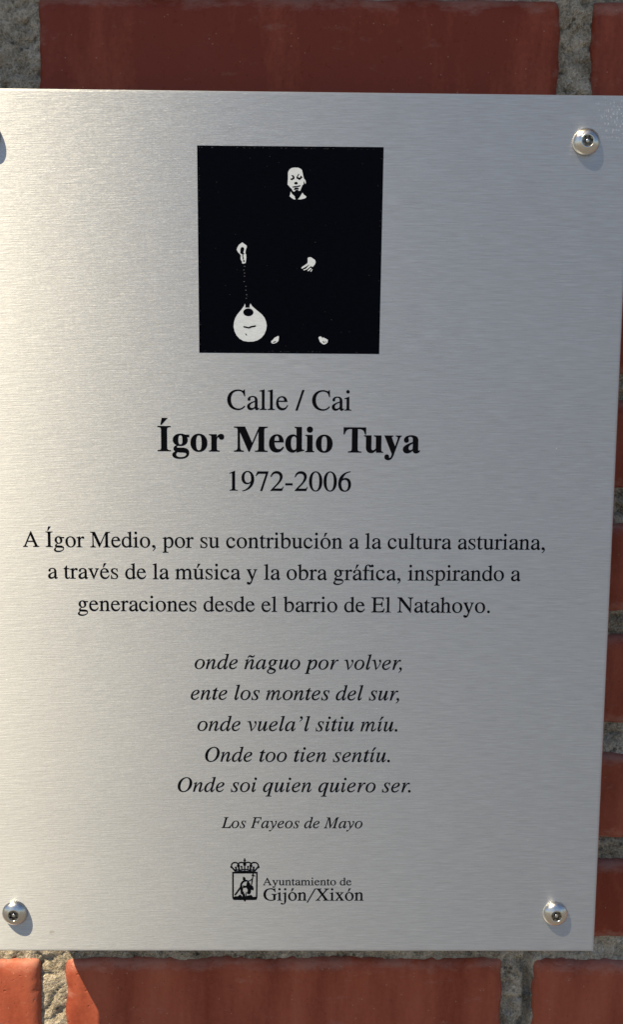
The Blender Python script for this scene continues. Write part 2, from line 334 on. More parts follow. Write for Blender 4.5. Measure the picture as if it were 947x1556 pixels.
REG = {
 ' ': (250, ''),
 'i0': (278, 'M16 0L253 0L253 15C195 18 179 31 179 90L179 457L175 460L20 405L20 390C40 394 52 395 60 395C88 395 95 380 95 342L95 102C95 33 82 19 16 15Z'),
 'l': (278, 'M19 0L257 0L257 15C196 19 181 34 181 86L181 681L178 683L19 641L19 625C33 627 44 628 52 628C86 628 97 610 97 566L97 87C97 36 80 19 19 15Z'),
 'n': (500, 'M16 0L16 15C67 20 79 31 79 81L79 337C79 380 70 396 47 396C37 396 28 395 16 390L16 407L161 459L164 458L164 379C213 440 260 460 308 460C378 460 421 408 421 319L421 81C421 33 430 20 485 15L485 0L277 0L277 15C325 19 337 38 337 93L337 303C337 372 315 404 268 404C235 404 200 386 164 343L164 69C164 34 178 19 230 15L230 0Z'),
 'm': (778, 'M16 0L16 15C70 20 79 33 79 82L79 337C79 380 71 396 46 396C36 396 26 394 19 391L19 408L159 459L164 458L164 383C210 440 258 460 303 460C363 460 408 430 424 376C466 432 514 460 566 460C646 460 697 396 697 296L697 82C697 33 706 20 775 15L775 0L547 0L547 15C604 19 613 31 613 84L613 285C613 368 587 401 535 401C496 401 460 380 431 341L431 84C431 32 443 19 501 15L501 0L274 0L274 15C335 18 347 33 347 84L347 282C347 362 322 403 274 403C237 403 195 377 164 338L164 66C164 33 181 19 231 15L231 0Z'),
 'h': (500, 'M9 0L9 15C65 19 73 30 73 85L73 573C73 616 64 627 31 627C22 627 14 626 10 626L10 643C70 660 110 671 153 683L157 681L157 384C195 440 245 460 293 460C376 460 415 400 415 309L415 84C415 32 423 20 487 15L487 0L272 0L272 15C322 20 331 30 331 85L331 305C331 372 309 404 259 404C222 404 190 386 157 343L157 85C157 31 167 19 225 15L225 0Z'),
 'r': (333, 'M5 0L5 15C65 20 76 30 76 85L76 337C76 384 66 398 42 398C31 398 19 396 7 393L7 410L155 460L160 458L160 367C205 440 240 460 278 460C313 460 335 440 335 409C335 382 320 366 297 366C264 366 262 398 231 398C205 398 160 345 160 315L160 90C160 33 177 18 245 15L245 0Z'),
 'p': (500, 'M5 -217L5 -200C66 -194 75 -186 75 -126L75 345C75 387 64 396 34 396C25 396 18 396 9 394L9 410L153 459L159 457L159 379C201 436 245 460 302 460C400 460 470 370 470 244C470 95 382 -10 273 -10C229 -10 198 2 159 39L159 -115C159 -185 170 -199 247 -200L247 -217ZM159 334L159 103C159 62 218 24 264 24C338 24 386 98 386 211C386 325 336 402 262 402C217 402 159 362 159 334Z'),
 'b': (500, 'M153 681L153 375C180 430 235 460 293 460C398 460 468 370 468 256C468 104 364 -10 228 -10C160 -10 69 24 69 57L69 573C69 615 60 626 29 626C20 626 12 626 3 625L3 641L47 653L148 683ZM153 316C153 360 200 396 250 396C335 396 384 326 384 214C384 96 337 26 246 26C200 26 153 47 153 69Z'),
 'd': (500, 'M491 58L491 41L347 -10L344 -8L344 57L342 57C309 10 270 -10 219 -10C103 -10 27 84 27 212C27 350 119 460 236 460C280 460 312 446 344 414L344 573C344 615 337 625 306 625C297 625 290 625 281 624L281 640C340 656 384 667 423 683L428 681L428 125C428 66 434 57 468 57ZM344 113L344 310C344 375 288 431 230 431C157 431 111 354 111 236C111 119 162 45 241 45C285 45 344 79 344 113Z'),
 'o': (500, 'M250 460C375 460 470 367 470 231C470 99 376 -10 247 -10C121 -10 29 94 29 227C29 364 122 460 250 460ZM240 432C165 432 119 366 119 256C119 115 171 18 259 18C334 18 380 86 380 193C380 338 322 432 240 432Z'),
 'c': (444, 'M398 156L412 147C373 45 302 -10 214 -10C102 -10 25 87 25 220C25 304 53 365 104 409C142 441 189 460 234 460C320 460 392 408 392 351C392 326 372 309 343 309C319 309 301 324 292 355L287 376C277 416 265 427 223 427C148 427 101 361 101 263C101 145 160 66 255 66C312 66 349 88 398 156Z'),
 'e': (444, 'M408 164L424 157C391 53 324 -10 229 -10C105 -10 25 86 25 221C25 366 104 460 225 460C323 460 394 397 405 277L97 277C101 132 167 58 260 58C326 58 366 86 408 164ZM99 309L303 309C294 394 265 427 209 427C150 427 109 385 99 309Z'),
 'a': (444, 'M442 66L442 40C413 2 392 -10 362 -10C323 -10 307 13 303 63C252 14 212 -10 160 -10C87 -10 37 36 37 106C37 195 128 234 303 296L303 336C303 402 272 433 217 433C170 433 139 409 139 378C139 367 141 358 141 348C141 324 121 307 99 307C74 307 56 326 56 350C56 409 127 460 221 460C331 460 387 413 387 311L387 118C387 61 395 47 412 47C421 47 430 51 442 66ZM303 270C178 226 128 181 128 124C128 79 156 50 195 50C240 50 303 89 303 121Z'),
 's': (389, 'M334 325L315 325C297 402 264 434 205 434C156 434 125 404 125 363C125 330 144 308 195 277L262 238C320 204 348 170 348 119C348 47 287 -10 206 -10C143 -10 113 11 88 11C78 11 72 8 67 -4L52 -4L52 157L69 157C88 62 131 16 207 16C262 16 291 48 291 92C291 130 270 156 219 185L161 218C84 262 51 302 51 349C51 418 110 460 190 460C242 460 263 444 288 444C298 444 304 447 310 456L322 456Z'),
 't': (278, 'M255 450L255 418L154 418L154 131C154 61 164 38 199 38C224 38 243 49 266 77L279 66C250 14 212 -10 170 -10C98 -10 70 36 70 122L70 418L17 418L13 425C13 432 19 437 33 446C77 473 100 508 138 566C146 579 154 579 154 569L154 450Z'),
 'u': (500, 'M479 50L479 36C435 23 400 10 340 -10L336 -8L336 75C284 5 241 -10 193 -10C117 -10 73 41 73 131L73 373C73 416 63 431 9 434L9 450L157 450L157 131C157 79 183 48 225 48C270 48 306 69 333 106L333 366C333 415 322 430 259 433L259 450L417 450L417 107C417 62 430 50 460 50Z'),
 'v': (500, 'M477 450L477 435C442 431 432 420 409 365L264 13C258 -4 254 -14 248 -14C242 -14 238 -4 232 12L95 334C61 413 52 431 19 435L19 450L215 450L215 435C175 432 165 426 165 407C165 398 168 386 173 374L266 131L357 370C362 384 364 395 364 404C364 424 351 434 316 435L316 450Z'),
 'y': (500, 'M475 450L475 435C444 431 434 421 414 368L248 -87C214 -180 180 -218 114 -218C66 -218 30 -190 30 -153C30 -126 50 -108 76 -108C112 -108 122 -134 152 -134C175 -134 200 -100 228 -25L232 -10C225 15 200 75 177 128L86 337C56 404 47 430 14 435L14 450L212 450L212 434C177 433 160 426 160 411C160 400 166 386 175 366L279 120L361 352C366 366 369 381 369 396C369 422 355 434 316 435L316 450Z'),
 'f': (300, 'M309 450L309 418L188 418L188 104C188 35 200 18 268 15L268 0L22 0L22 15C88 19 104 34 104 104L104 418L21 418L21 450L104 450C106 600 150 683 265 683C333 683 383 652 383 609C383 586 366 570 343 570C322 570 310 581 296 611C280 643 266 655 244 655C202 655 188 617 188 540L188 450Z'),
 'g': (500, 'M470 388L470 427L393 427C373 427 358 431 338 438L316 446C289 456 262 460 236 460C143 460 69 388 69 298C69 236 99 198 173 161C152 141 133 123 126 117C90 84 76 67 76 44C76 22 88 10 125 -7C61 -54 28 -93 28 -125C28 -177 105 -218 201 -218C277 -218 354 -192 406 -149C442 -119 458 -88 458 -51C458 10 413 49 341 52L215 58C163 60 139 69 139 85C139 105 172 140 199 148C211 147 222 146 235 146C278 146 297 152 327 171C370 198 392 241 392 295C392 327 384 351 367 388ZM155 318C155 232 194 174 248 174C288 174 311 204 311 258C311 296 299 341 282 373C265 408 244 430 219 430C180 430 155 389 155 318ZM432 -66C432 -125 350 -169 240 -169C155 -169 97 -142 97 -101C97 -72 110 -53 145 -13C170 -18 229 -24 265 -24C382 -24 432 -35 432 -66Z'),
 'A': (722, 'M706 19L706 0L451 0L451 19C505 19 520 27 520 53C520 70 512 92 501 118L457 222L199 222L154 110C147 92 141 69 141 55C141 30 160 21 213 19L213 0L15 0L15 19C60 23 73 38 112 128L347 674L367 674L606 111C637 38 655 23 706 19ZM216 257L440 257L331 522Z'),
 'C': (667, 'M614 131L633 113C575 30 488 -14 390 -14C180 -14 28 130 28 331C28 535 188 676 390 676C444 676 495 662 533 650C553 643 563 640 570 640C585 640 594 651 601 676L622 676L631 451L608 451C577 583 510 636 405 636C245 636 147 527 147 345C147 137 267 28 411 28C490 28 546 58 614 131Z'),
 'E': (611, 'M597 169L552 0L12 0L12 19C92 22 109 39 109 111L109 551C109 624 95 636 12 643L12 662L546 662L549 519L525 519C508 610 492 624 386 624L247 624C221 624 211 618 211 595L211 378L370 378C444 378 460 392 472 468L496 468L496 249L472 249C460 324 446 336 370 338L211 338L211 90C211 47 227 38 311 38L354 38C489 38 527 65 570 169Z'),
 'I': (333, 'M315 19L315 0L18 0L18 19C98 23 115 35 115 109L115 553C115 627 100 638 18 643L18 662L315 662L315 643C234 639 217 626 217 553L217 109C217 36 232 22 315 19Z'),
 'M': (889, 'M863 643L863 662L677 662L438 157L213 662L14 662L14 643C90 638 108 625 108 565L108 159C108 49 94 26 12 19L12 0L242 0L242 19C165 24 147 52 147 159L147 537L391 0L405 0L660 554L660 120C660 33 648 23 564 19L564 0L863 0L863 19C781 24 762 36 762 106L762 551C762 625 777 638 863 643Z'),
 'N': (722, 'M707 643L707 662L474 662L474 643C549 636 567 614 567 505L567 185L196 662L12 662L12 643C53 640 68 630 110 577L110 158C110 49 92 24 12 19L12 0L242 0L242 19C165 25 152 44 152 158L152 525L591 -11L608 -11L609 505C609 613 628 638 707 643Z'),
 'G': (722, 'M709 354L456 354L456 335C530 330 545 318 545 250L545 70C545 45 490 22 425 22C255 22 148 145 148 340C148 525 245 636 400 636C505 636 575 585 615 473L637 473L630 676L612 676C605 655 595 645 580 645C565 645 545 652 520 660C480 671 440 676 400 676C180 676 32 535 32 330C32 128 190 -14 410 -14C510 -14 600 12 645 45L645 250C645 320 660 332 709 335Z'),
 'j0': (278, 'M194 457L189 460L30 405L30 390C50 395 68 396 80 395C102 393 110 385 110 342L110 -80C110 -160 95 -190 62 -190C40 -190 30 -175 10 -160C0 -152 -10 -148 -25 -148C-50 -148 -70 -162 -70 -182C-70 -205 -35 -218 10 -218C125 -218 194 -140 194 0Z'),
 'X': (722, 'M22 662L304 662L304 643C250 640 236 632 236 612C236 600 245 585 258 565L372 394L492 545C515 575 525 593 525 608C525 632 505 640 452 643L452 662L696 662L696 643C640 638 610 620 560 558L400 355L600 75C630 35 650 23 704 19L704 0L407 0L407 19C460 22 475 28 475 48C475 62 465 78 450 100L325 290L195 120C170 88 160 68 160 52C160 30 178 22 240 19L240 0L10 0L10 19C60 24 85 42 135 105L300 325L118 585C88 628 70 638 22 643Z'),
 'x': (500, 'M24 450L228 450L228 435C200 434 190 428 190 415C190 405 198 392 206 380L258 300L305 365C322 388 330 402 330 412C330 428 318 434 290 435L290 450L448 450L448 435C412 432 390 420 360 378L275 262L395 88C430 38 445 20 479 15L479 0L270 0L270 15C295 17 305 23 305 37C305 48 298 60 288 75L225 175L155 80C138 56 130 44 130 34C130 20 142 16 165 15L165 0L17 0L17 15C52 20 70 32 108 85L208 215L110 360C75 412 60 430 24 435Z'),
 '1': (500, 'M394 15L394 0L118 0L118 15C176 19 205 26 205 77L205 557C205 591 195 604 175 604C162 604 140 593 111 583L111 598L290 676L299 674L299 73C299 27 313 15 394 15Z'),
 '2': (500, 'M475 137L420 0L30 0L30 12L207 200C317 316 352 398 352 465C352 550 300 601 216 601C145 601 91 568 56 477L31 483C55 604 127 676 240 676C361 676 438 597 438 499C438 417 398 340 273 208L143 74L367 74C417 74 435 82 462 143Z'),
 '7': (500, 'M449 646L449 662L79 662L20 515L37 507C80 575 101 588 160 588L370 588L172 -8L237 -8Z'),
 '9': (500, 'M59 -22L56 -5C180 17 305 115 348 278C300 238 260 222 212 222C104 222 30 306 30 433C30 575 117 676 240 676C367 676 459 562 459 396C459 176 303 5 59 -22ZM361 379C367 528 323 648 234 648C165 648 120 580 120 461C120 339 169 263 243 263C300 263 356 300 361 379Z'),
 '0': (500, 'M250 676C378 676 476 540 476 330C476 126 383 -14 250 -14C118 -14 24 127 24 331C24 534 118 676 250 676ZM248 650C168 650 120 525 120 323C120 130 165 12 250 12C334 12 380 131 380 334C380 530 334 650 248 650Z'),
 '6': (500, 'M446 684L448 668C309 645 210 555 179 419C218 444 251 453 290 453C400 453 468 370 468 235C468 83 377 -14 249 -14C113 -14 34 90 34 258C34 495 200 664 446 684ZM129 270C129 106 190 14 266 14C340 14 378 93 378 212C378 332 333 400 255 400C195 400 129 370 129 270Z'),
 '-': (333, 'M39 194L285 194L285 257L39 257Z'),
 '/': (278, 'M-9 -14L59 -14L287 676L220 676Z'),
 '\\': (440, 'M-10 -111L42 -111L446 660L394 660Z'),
 '.': (250, '@125 45 55'),
 ',': (250, 'M85 -141L79 -128C132 -93 155 -60 155 -28C155 -14 150 -10 138 -7C95 -6 56 5 56 45C56 80 82 102 116 102C164 102 195 64 195 14C195 -50 150 -110 85 -141Z'),
 'dot': (0, '@134 630 54'),
 'acute': (333, 'M118 505L142 505L264 678L164 678Z'),
}
BOLD = {
 ' ': (250, ''),
 'I': (389, 'M370 0L20 0L20 19C98 20 118 37 118 110L118 566C118 641 96 655 20 657L20 676L370 676L370 657C292 655 271 641 271 566L271 110C271 34 293 20 370 19Z'),
 'g': (500, 'M483 385L483 443L372 443C335 465 292 473 250 473C132 473 45 402 45 306C45 243 82 194 150 166C90 133 63 100 63 65C63 30 85 7 122 -7C60 -30 28 -58 28 -98C28 -166 109 -206 240 -206C390 -206 480 -142 480 -43C480 42 420 88 310 88L200 88C160 88 145 97 145 114C145 130 160 144 180 150C200 147 225 145 246 145C367 145 442 213 442 306C442 335 436 358 420 385ZM309 306C309 215 292 176 249 176C205 176 184 215 184 310C184 400 205 441 246 441C290 441 309 400 309 306ZM415 -82C415 -130 350 -168 257 -168C175 -168 124 -140 124 -97C124 -70 140 -45 170 -22C200 -30 240 -32 290 -33C380 -35 415 -45 415 -82Z'),
 'o': (500, 'M250 473C380 473 476 380 476 231C476 82 381 -14 249 -14C119 -14 25 82 25 229C25 379 120 473 250 473ZM250 438C190 438 169 378 169 225C169 80 192 21 250 21C309 21 331 81 331 231C331 380 309 438 250 438Z'),
 'r': (444, 'M29 0L29 15C80 20 94 33 94 80L94 380C94 428 82 441 29 446L29 461L233 461L233 376C268 441 309 473 359 473C405 473 434 445 434 398C434 353 408 325 366 325C330 325 309 343 297 374C292 388 286 393 277 393C258 393 233 350 233 290L233 92C233 34 247 20 312 15L312 0Z'),
 'M': (944, 'M921 676L921 657C850 652 830 640 830 578L830 98C830 36 850 24 921 19L921 0L588 0L588 19C660 22 681 34 681 98L681 553L433 0L411 0L173 528L173 150C173 50 197 25 276 19L276 0L14 0L14 19C94 25 116 46 116 150L116 578C116 640 97 652 14 657L14 676L310 676L507 236L698 676Z'),
 'e': (444, 'M402 138L426 130C380 30 318 -14 230 -14C103 -14 25 78 25 223C25 375 115 473 236 473C350 473 415 400 421 262L165 262C168 130 215 68 290 68C335 68 366 88 402 138ZM300 296L165 296C166 396 190 438 234 438C280 438 299 400 300 296Z'),
 'd': (556, 'M534 38L534 54C480 58 469 68 469 115L469 676L279 676L279 661C319 655 330 645 330 604L330 435C300 462 272 473 232 473C110 473 25 372 25 227C25 80 106 -14 220 -14C267 -14 300 2 330 43L330 -9L335 -10C400 5 460 20 534 38ZM330 344L330 126C330 80 300 48 262 48C200 48 171 112 171 235C171 365 200 430 260 430C300 430 330 395 330 344Z'),
 'i0': (278, 'M255 0L16 0L16 15C60 20 66 34 66 81L66 380C66 428 58 441 16 446L16 461L205 461L205 81C205 34 217 20 255 15Z'),
 'dot': (0, '@134 611 80'),
 'T': (667, 'M636 676L636 493L613 493C588 600 545 640 440 640L409 640L409 111C409 36 428 20 511 19L511 0L157 0L157 19C238 21 259 37 259 111L259 640L228 640C122 640 80 600 54 493L31 493L31 676Z'),
 'u': (556, 'M537 0L347 0L347 66C300 10 260 -14 209 -14C126 -14 70 44 70 128L70 380C70 428 62 441 16 446L16 461L209 461L209 130C209 80 224 56 256 56C288 56 317 75 342 113L342 380C342 428 330 441 284 446L284 461L481 461L481 84C481 34 490 20 537 15Z'),
 'y': (500, 'M480 461L480 446C450 440 440 430 420 375L271 -55C235 -160 190 -205 120 -205C62 -205 22 -170 22 -122C22 -83 48 -55 86 -55C122 -55 143 -78 143 -110C143 -118 142 -125 142 -130C142 -143 150 -150 163 -150C185 -150 205 -120 220 -60L224 -40L68 340C40 410 30 440 16 446L16 461L255 461L255 446C225 445 211 438 211 422C211 410 220 385 230 360L306 163L370 347C376 366 381 386 381 402C381 432 368 443 325 446L325 461Z'),
 'a': (500, 'M488 50L476 66C468 56 462 53 454 53C440 53 434 63 434 90L434 336C434 425 370 473 249 473C130 473 49 420 49 342C49 303 75 277 113 277C150 277 176 302 176 338C176 365 160 380 160 402C160 424 187 441 222 441C268 441 294 412 294 361L294 293C100 215 25 170 25 93C25 32 70 -14 134 -14C190 -14 237 10 295 66C302 12 330 -14 382 -14C426 -14 456 5 488 50ZM294 258L294 116C294 90 255 66 222 66C190 66 170 88 170 124C170 178 205 215 294 258Z'),
 'acute': (333, 'M98 515L122 515L285 690L135 690Z'),
}
ITAL = {
 ' ': (250, ''),
 'o': (500, 'M280 441C398 441 468 372 468 262C468 118 340 -11 202 -11C96 -11 27 62 27 168C27 310 150 441 280 441ZM276 413C180 413 108 270 108 140C108 65 145 17 203 17C310 17 388 160 388 290C388 365 346 413 276 413Z'),
 'n': (500, 'M89 0L14 0L107 350C113 374 110 386 92 386C80 386 68 384 50 381L50 397L194 441L197 439L143 237C190 330 290 441 362 441C402 441 426 416 426 375C426 355 420 330 410 295L350 80C345 62 344 54 344 49C344 42 348 38 355 38C375 38 398 62 460 133L474 117C405 26 366 -9 315 -9C284 -9 266 8 266 38C266 55 273 85 285 125L333 290C343 325 347 345 347 358C347 376 338 387 322 387C268 387 170 255 130 150C115 110 108 80 89 0Z'),
 'm': (722, 'M86 0L12 0L105 350C111 374 108 386 90 386C78 386 66 384 48 381L48 397L191 441L194 439L145 250C200 360 270 441 327 441C366 441 385 415 385 378C385 350 378 322 368 283C430 385 500 441 552 441C592 441 618 418 618 375C618 358 614 340 606 311L547 92C541 70 538 58 538 50C538 43 542 39 549 39C575 39 620 65 690 133L704 117C640 34 590 -9 535 -9C500 -9 480 8 480 40C480 58 486 84 496 120L540 290C548 320 553 343 553 358C553 376 545 387 529 387C475 387 385 262 345 150C330 105 320 65 305 0L232 0L304 280C312 312 317 342 317 358C317 377 309 387 295 387C245 387 165 270 125 150C110 105 100 60 86 0Z'),
 'u': (500, 'M475 116L462 129C415 70 390 45 374 45C366 45 362 50 362 59C362 70 366 85 372 108L453 430L366 430L313 250C270 130 190 38 143 38C125 38 117 48 117 66C117 85 122 110 133 150L208 438L203 440L64 416L64 400C110 398 116 392 110 370L58 160C48 120 42 85 42 62C42 18 66 -11 105 -11C175 -11 240 60 300 180C290 130 282 80 282 50C282 12 300 -11 330 -11C372 -11 415 30 475 116Z'),
 'i0': (278, 'M222 112L206 126C165 70 145 50 131 50C124 50 119 55 119 64C119 72 121 82 125 96L214 439L209 441L71 413L71 397C110 397 120 390 120 372C120 362 118 350 113 330L59 130C51 100 49 75 49 58C49 14 68 -11 100 -11C140 -11 180 28 222 112Z'),
 'dot': (0, '@224 608 54'),
 'l': (278, 'M217 114L203 126C165 75 143 52 128 52C120 52 116 57 116 66C116 78 122 100 130 130L279 681L276 683L120 658L120 642C165 642 180 635 180 618C180 608 176 590 170 568L53 130C45 98 41 72 41 55C41 14 62 -11 96 -11C138 -11 175 30 217 114Z'),
 'd': (500, 'M524 683L373 660L373 643C415 642 430 636 430 620C430 612 427 598 421 575L381 421C368 435 345 441 318 441C170 441 15 270 15 112C15 36 55 -13 113 -13C185 -13 250 50 308 165C300 120 292 75 292 48C292 10 312 -13 345 -13C385 -13 425 25 467 108L452 122C415 70 393 45 379 45C371 45 367 50 367 59C367 70 371 88 378 115L527 681ZM362 340C362 388 345 415 312 415C210 415 97 240 97 110C97 62 116 36 149 36C250 36 362 225 362 340Z'),
 'a': (500, 'M476 116L463 128C415 70 397 47 382 47C374 47 370 52 370 60C370 70 374 85 380 108L460 428L383 428L371 380C363 420 340 441 302 441C165 441 17 260 17 104C17 35 52 -11 103 -11C170 -11 240 55 303 170C297 130 292 85 292 55C292 12 310 -11 342 -11C380 -11 420 25 476 116ZM354 345C354 388 337 413 306 413C205 413 100 235 100 105C100 62 118 40 148 40C240 40 354 220 354 345Z'),
 'q': (500, 'M483 441L470 441L412 415C390 432 360 441 325 441C175 441 25 265 25 108C25 35 60 -11 112 -11C180 -11 245 50 305 160L245 -110C232 -165 215 -185 140 -192L140 -209L390 -209L390 -193C335 -190 318 -182 318 -160C318 -150 320 -135 325 -115ZM362 325C366 380 352 413 325 413C215 413 107 225 107 100C107 60 125 38 155 38C225 38 330 170 362 325Z'),
 'g': (500, 'M472 374L472 412L394 412C365 432 330 441 292 441C180 441 85 360 85 265C85 205 118 165 175 150C120 115 92 90 92 62C92 42 105 25 135 10C55 -15 8 -58 8 -108C8 -168 72 -206 170 -206C300 -206 395 -140 395 -60C395 -15 360 15 280 48C200 80 180 90 180 108C180 122 195 135 225 142C335 168 410 235 410 315C410 338 405 356 396 374ZM330 345C330 250 270 165 210 165C180 165 165 190 165 230C165 330 225 415 285 415C315 415 330 390 330 345ZM325 -75C325 -130 262 -177 170 -177C105 -177 65 -150 65 -105C65 -65 95 -30 150 -5L215 -25C300 -45 325 -55 325 -75Z'),
 'p': (500, 'M-75 -205L-75 -189C-30 -186 -20 -175 -8 -130L110 325C115 345 118 360 118 370C118 386 105 394 60 394L60 411L215 441L221 439L190 320C240 400 300 441 360 441C428 441 469 392 469 310C469 150 345 -11 210 -11C175 -11 148 -2 125 22L85 -125C82 -138 80 -150 80 -157C80 -178 95 -187 145 -189L145 -205ZM385 318C385 365 365 393 330 393C240 393 140 215 140 85C140 45 160 18 200 18C300 18 385 185 385 318Z'),
 'r': (389, 'M45 0L120 0C160 145 185 205 240 290C285 360 315 390 335 390C345 390 350 370 375 370C398 370 412 385 412 407C412 428 397 441 372 441C310 441 255 380 180 240L235 439L230 441L82 413L82 397C120 395 135 390 135 370C135 360 133 348 130 335Z'),
 'e': (444, 'M374 107L361 121C310 65 262 36 205 36C145 36 110 80 110 150C110 160 110 170 112 180C290 215 412 275 412 360C412 410 375 441 315 441C175 441 31 285 31 140C31 48 90 -11 175 -11C250 -11 315 28 374 107ZM117 210C140 320 225 416 297 416C322 416 337 402 337 375C337 300 235 230 117 210Z'),
 's': (389, 'M366 442L352 442C345 430 335 425 320 425C295 425 280 442 235 442C160 442 105 395 105 328C105 290 125 255 165 205C215 145 230 120 230 92C230 45 195 10 145 10C85 10 50 55 38 145L22 145L16 -13L30 -13C36 0 45 6 60 6C80 6 105 -13 150 -13C240 -13 305 40 305 115C305 155 285 190 235 245C190 295 175 320 175 350C175 392 205 420 245 420C298 420 325 380 333 305L349 305Z'),
 't': (278, 'M296 428L290 397L210 397L140 125C133 95 129 78 129 66C129 52 135 46 145 46C163 46 190 72 228 122L243 112C190 25 150 -11 100 -11C65 -11 42 15 42 52C42 75 48 100 58 140L124 397L52 397L49 405C49 414 58 420 80 427C130 445 170 485 225 546L245 546L217 428Z'),
 'v': (444, 'M180 -18L194 -18C330 120 426 290 426 385C426 420 408 441 380 441C354 441 337 424 337 400C337 360 382 350 382 310C382 245 310 135 225 50C215 220 195 360 165 441L155 441L21 419L21 402C35 404 45 405 55 405C90 405 105 385 120 330C140 250 165 110 180 -18Z'),
 'y': (444, 'M15 402L15 419L165 441C190 380 215 220 222 85C290 165 380 290 380 325C380 355 337 365 337 402C337 425 354 441 380 441C408 441 426 420 426 388C426 290 330 120 180 -50C100 -140 40 -206 5 -206C-12 -206 -24 -195 -24 -172C-24 -145 -8 -125 18 -125C42 -125 50 -140 65 -140C85 -140 120 -100 170 -35C168 100 150 280 118 350C100 390 85 402 50 402Z'),
 'O': (722, 'M455 666C605 666 699 565 699 420C699 185 500 -18 300 -18C150 -18 60 85 60 235C60 465 255 666 455 666ZM460 635C300 635 170 420 170 215C170 95 222 14 318 14C470 14 590 240 590 440C590 565 545 635 460 635Z'),
 'L': (556, 'M559 186L505 0L-8 0L-8 16C55 22 68 35 88 108L208 550C215 578 220 598 220 608C220 630 200 635 143 637L143 653L410 653L410 637C345 632 325 620 308 555L180 85C176 70 174 60 174 54C174 36 190 32 250 32C410 32 470 70 540 192Z'),
 'F': (611, 'M645 653L608 492L585 495C587 508 588 520 588 532C588 600 555 619 435 619L375 619C335 619 325 612 315 575L265 385L355 385C440 385 462 400 495 470L515 466L455 240L435 245C438 262 440 275 440 288C440 335 415 350 345 350L256 350L190 105C185 85 182 70 182 60C182 32 200 20 265 16L265 0L8 0L8 16C68 22 82 38 101 108L221 550C228 578 232 595 232 605C232 628 215 633 156 637L156 653Z'),
 'M': (833, 'M872 653L872 637C815 630 800 618 783 555L662 108C655 80 651 62 651 50C651 26 668 20 728 16L728 0L460 0L460 16C530 22 545 35 565 108L692 575L340 0L322 0L258 565L135 160C120 110 113 80 113 62C113 30 130 18 182 16L182 0L-18 0L-18 16C35 25 55 45 90 155L215 560C222 583 225 598 225 607C225 628 205 634 150 637L150 653L343 653L405 140L715 653Z'),
 '.': (250, '@82 45 55'),
 ',': (250, 'M2 -129L-4 -117C55 -85 85 -50 85 -18C85 -8 78 -2 68 2C40 12 27 28 27 50C27 80 48 101 78 101C112 101 135 74 135 36C135 -30 85 -98 2 -129Z'),
 '’': (333, 'M157 436L151 448C210 480 240 515 240 547C240 557 233 563 223 567C195 577 182 593 182 615C182 645 203 666 233 666C267 666 290 639 290 601C290 535 240 467 157 436Z'),
 'acute': (333, 'M180 494L206 494L370 664L268 664Z'),
 'tilde': (333, 'M100 517L128 517C138 548 155 563 180 563C215 563 250 524 300 524C355 524 393 560 410 624L384 624C372 594 354 580 328 580C290 580 257 620 210 620C160 620 118 582 100 517Z'),
}
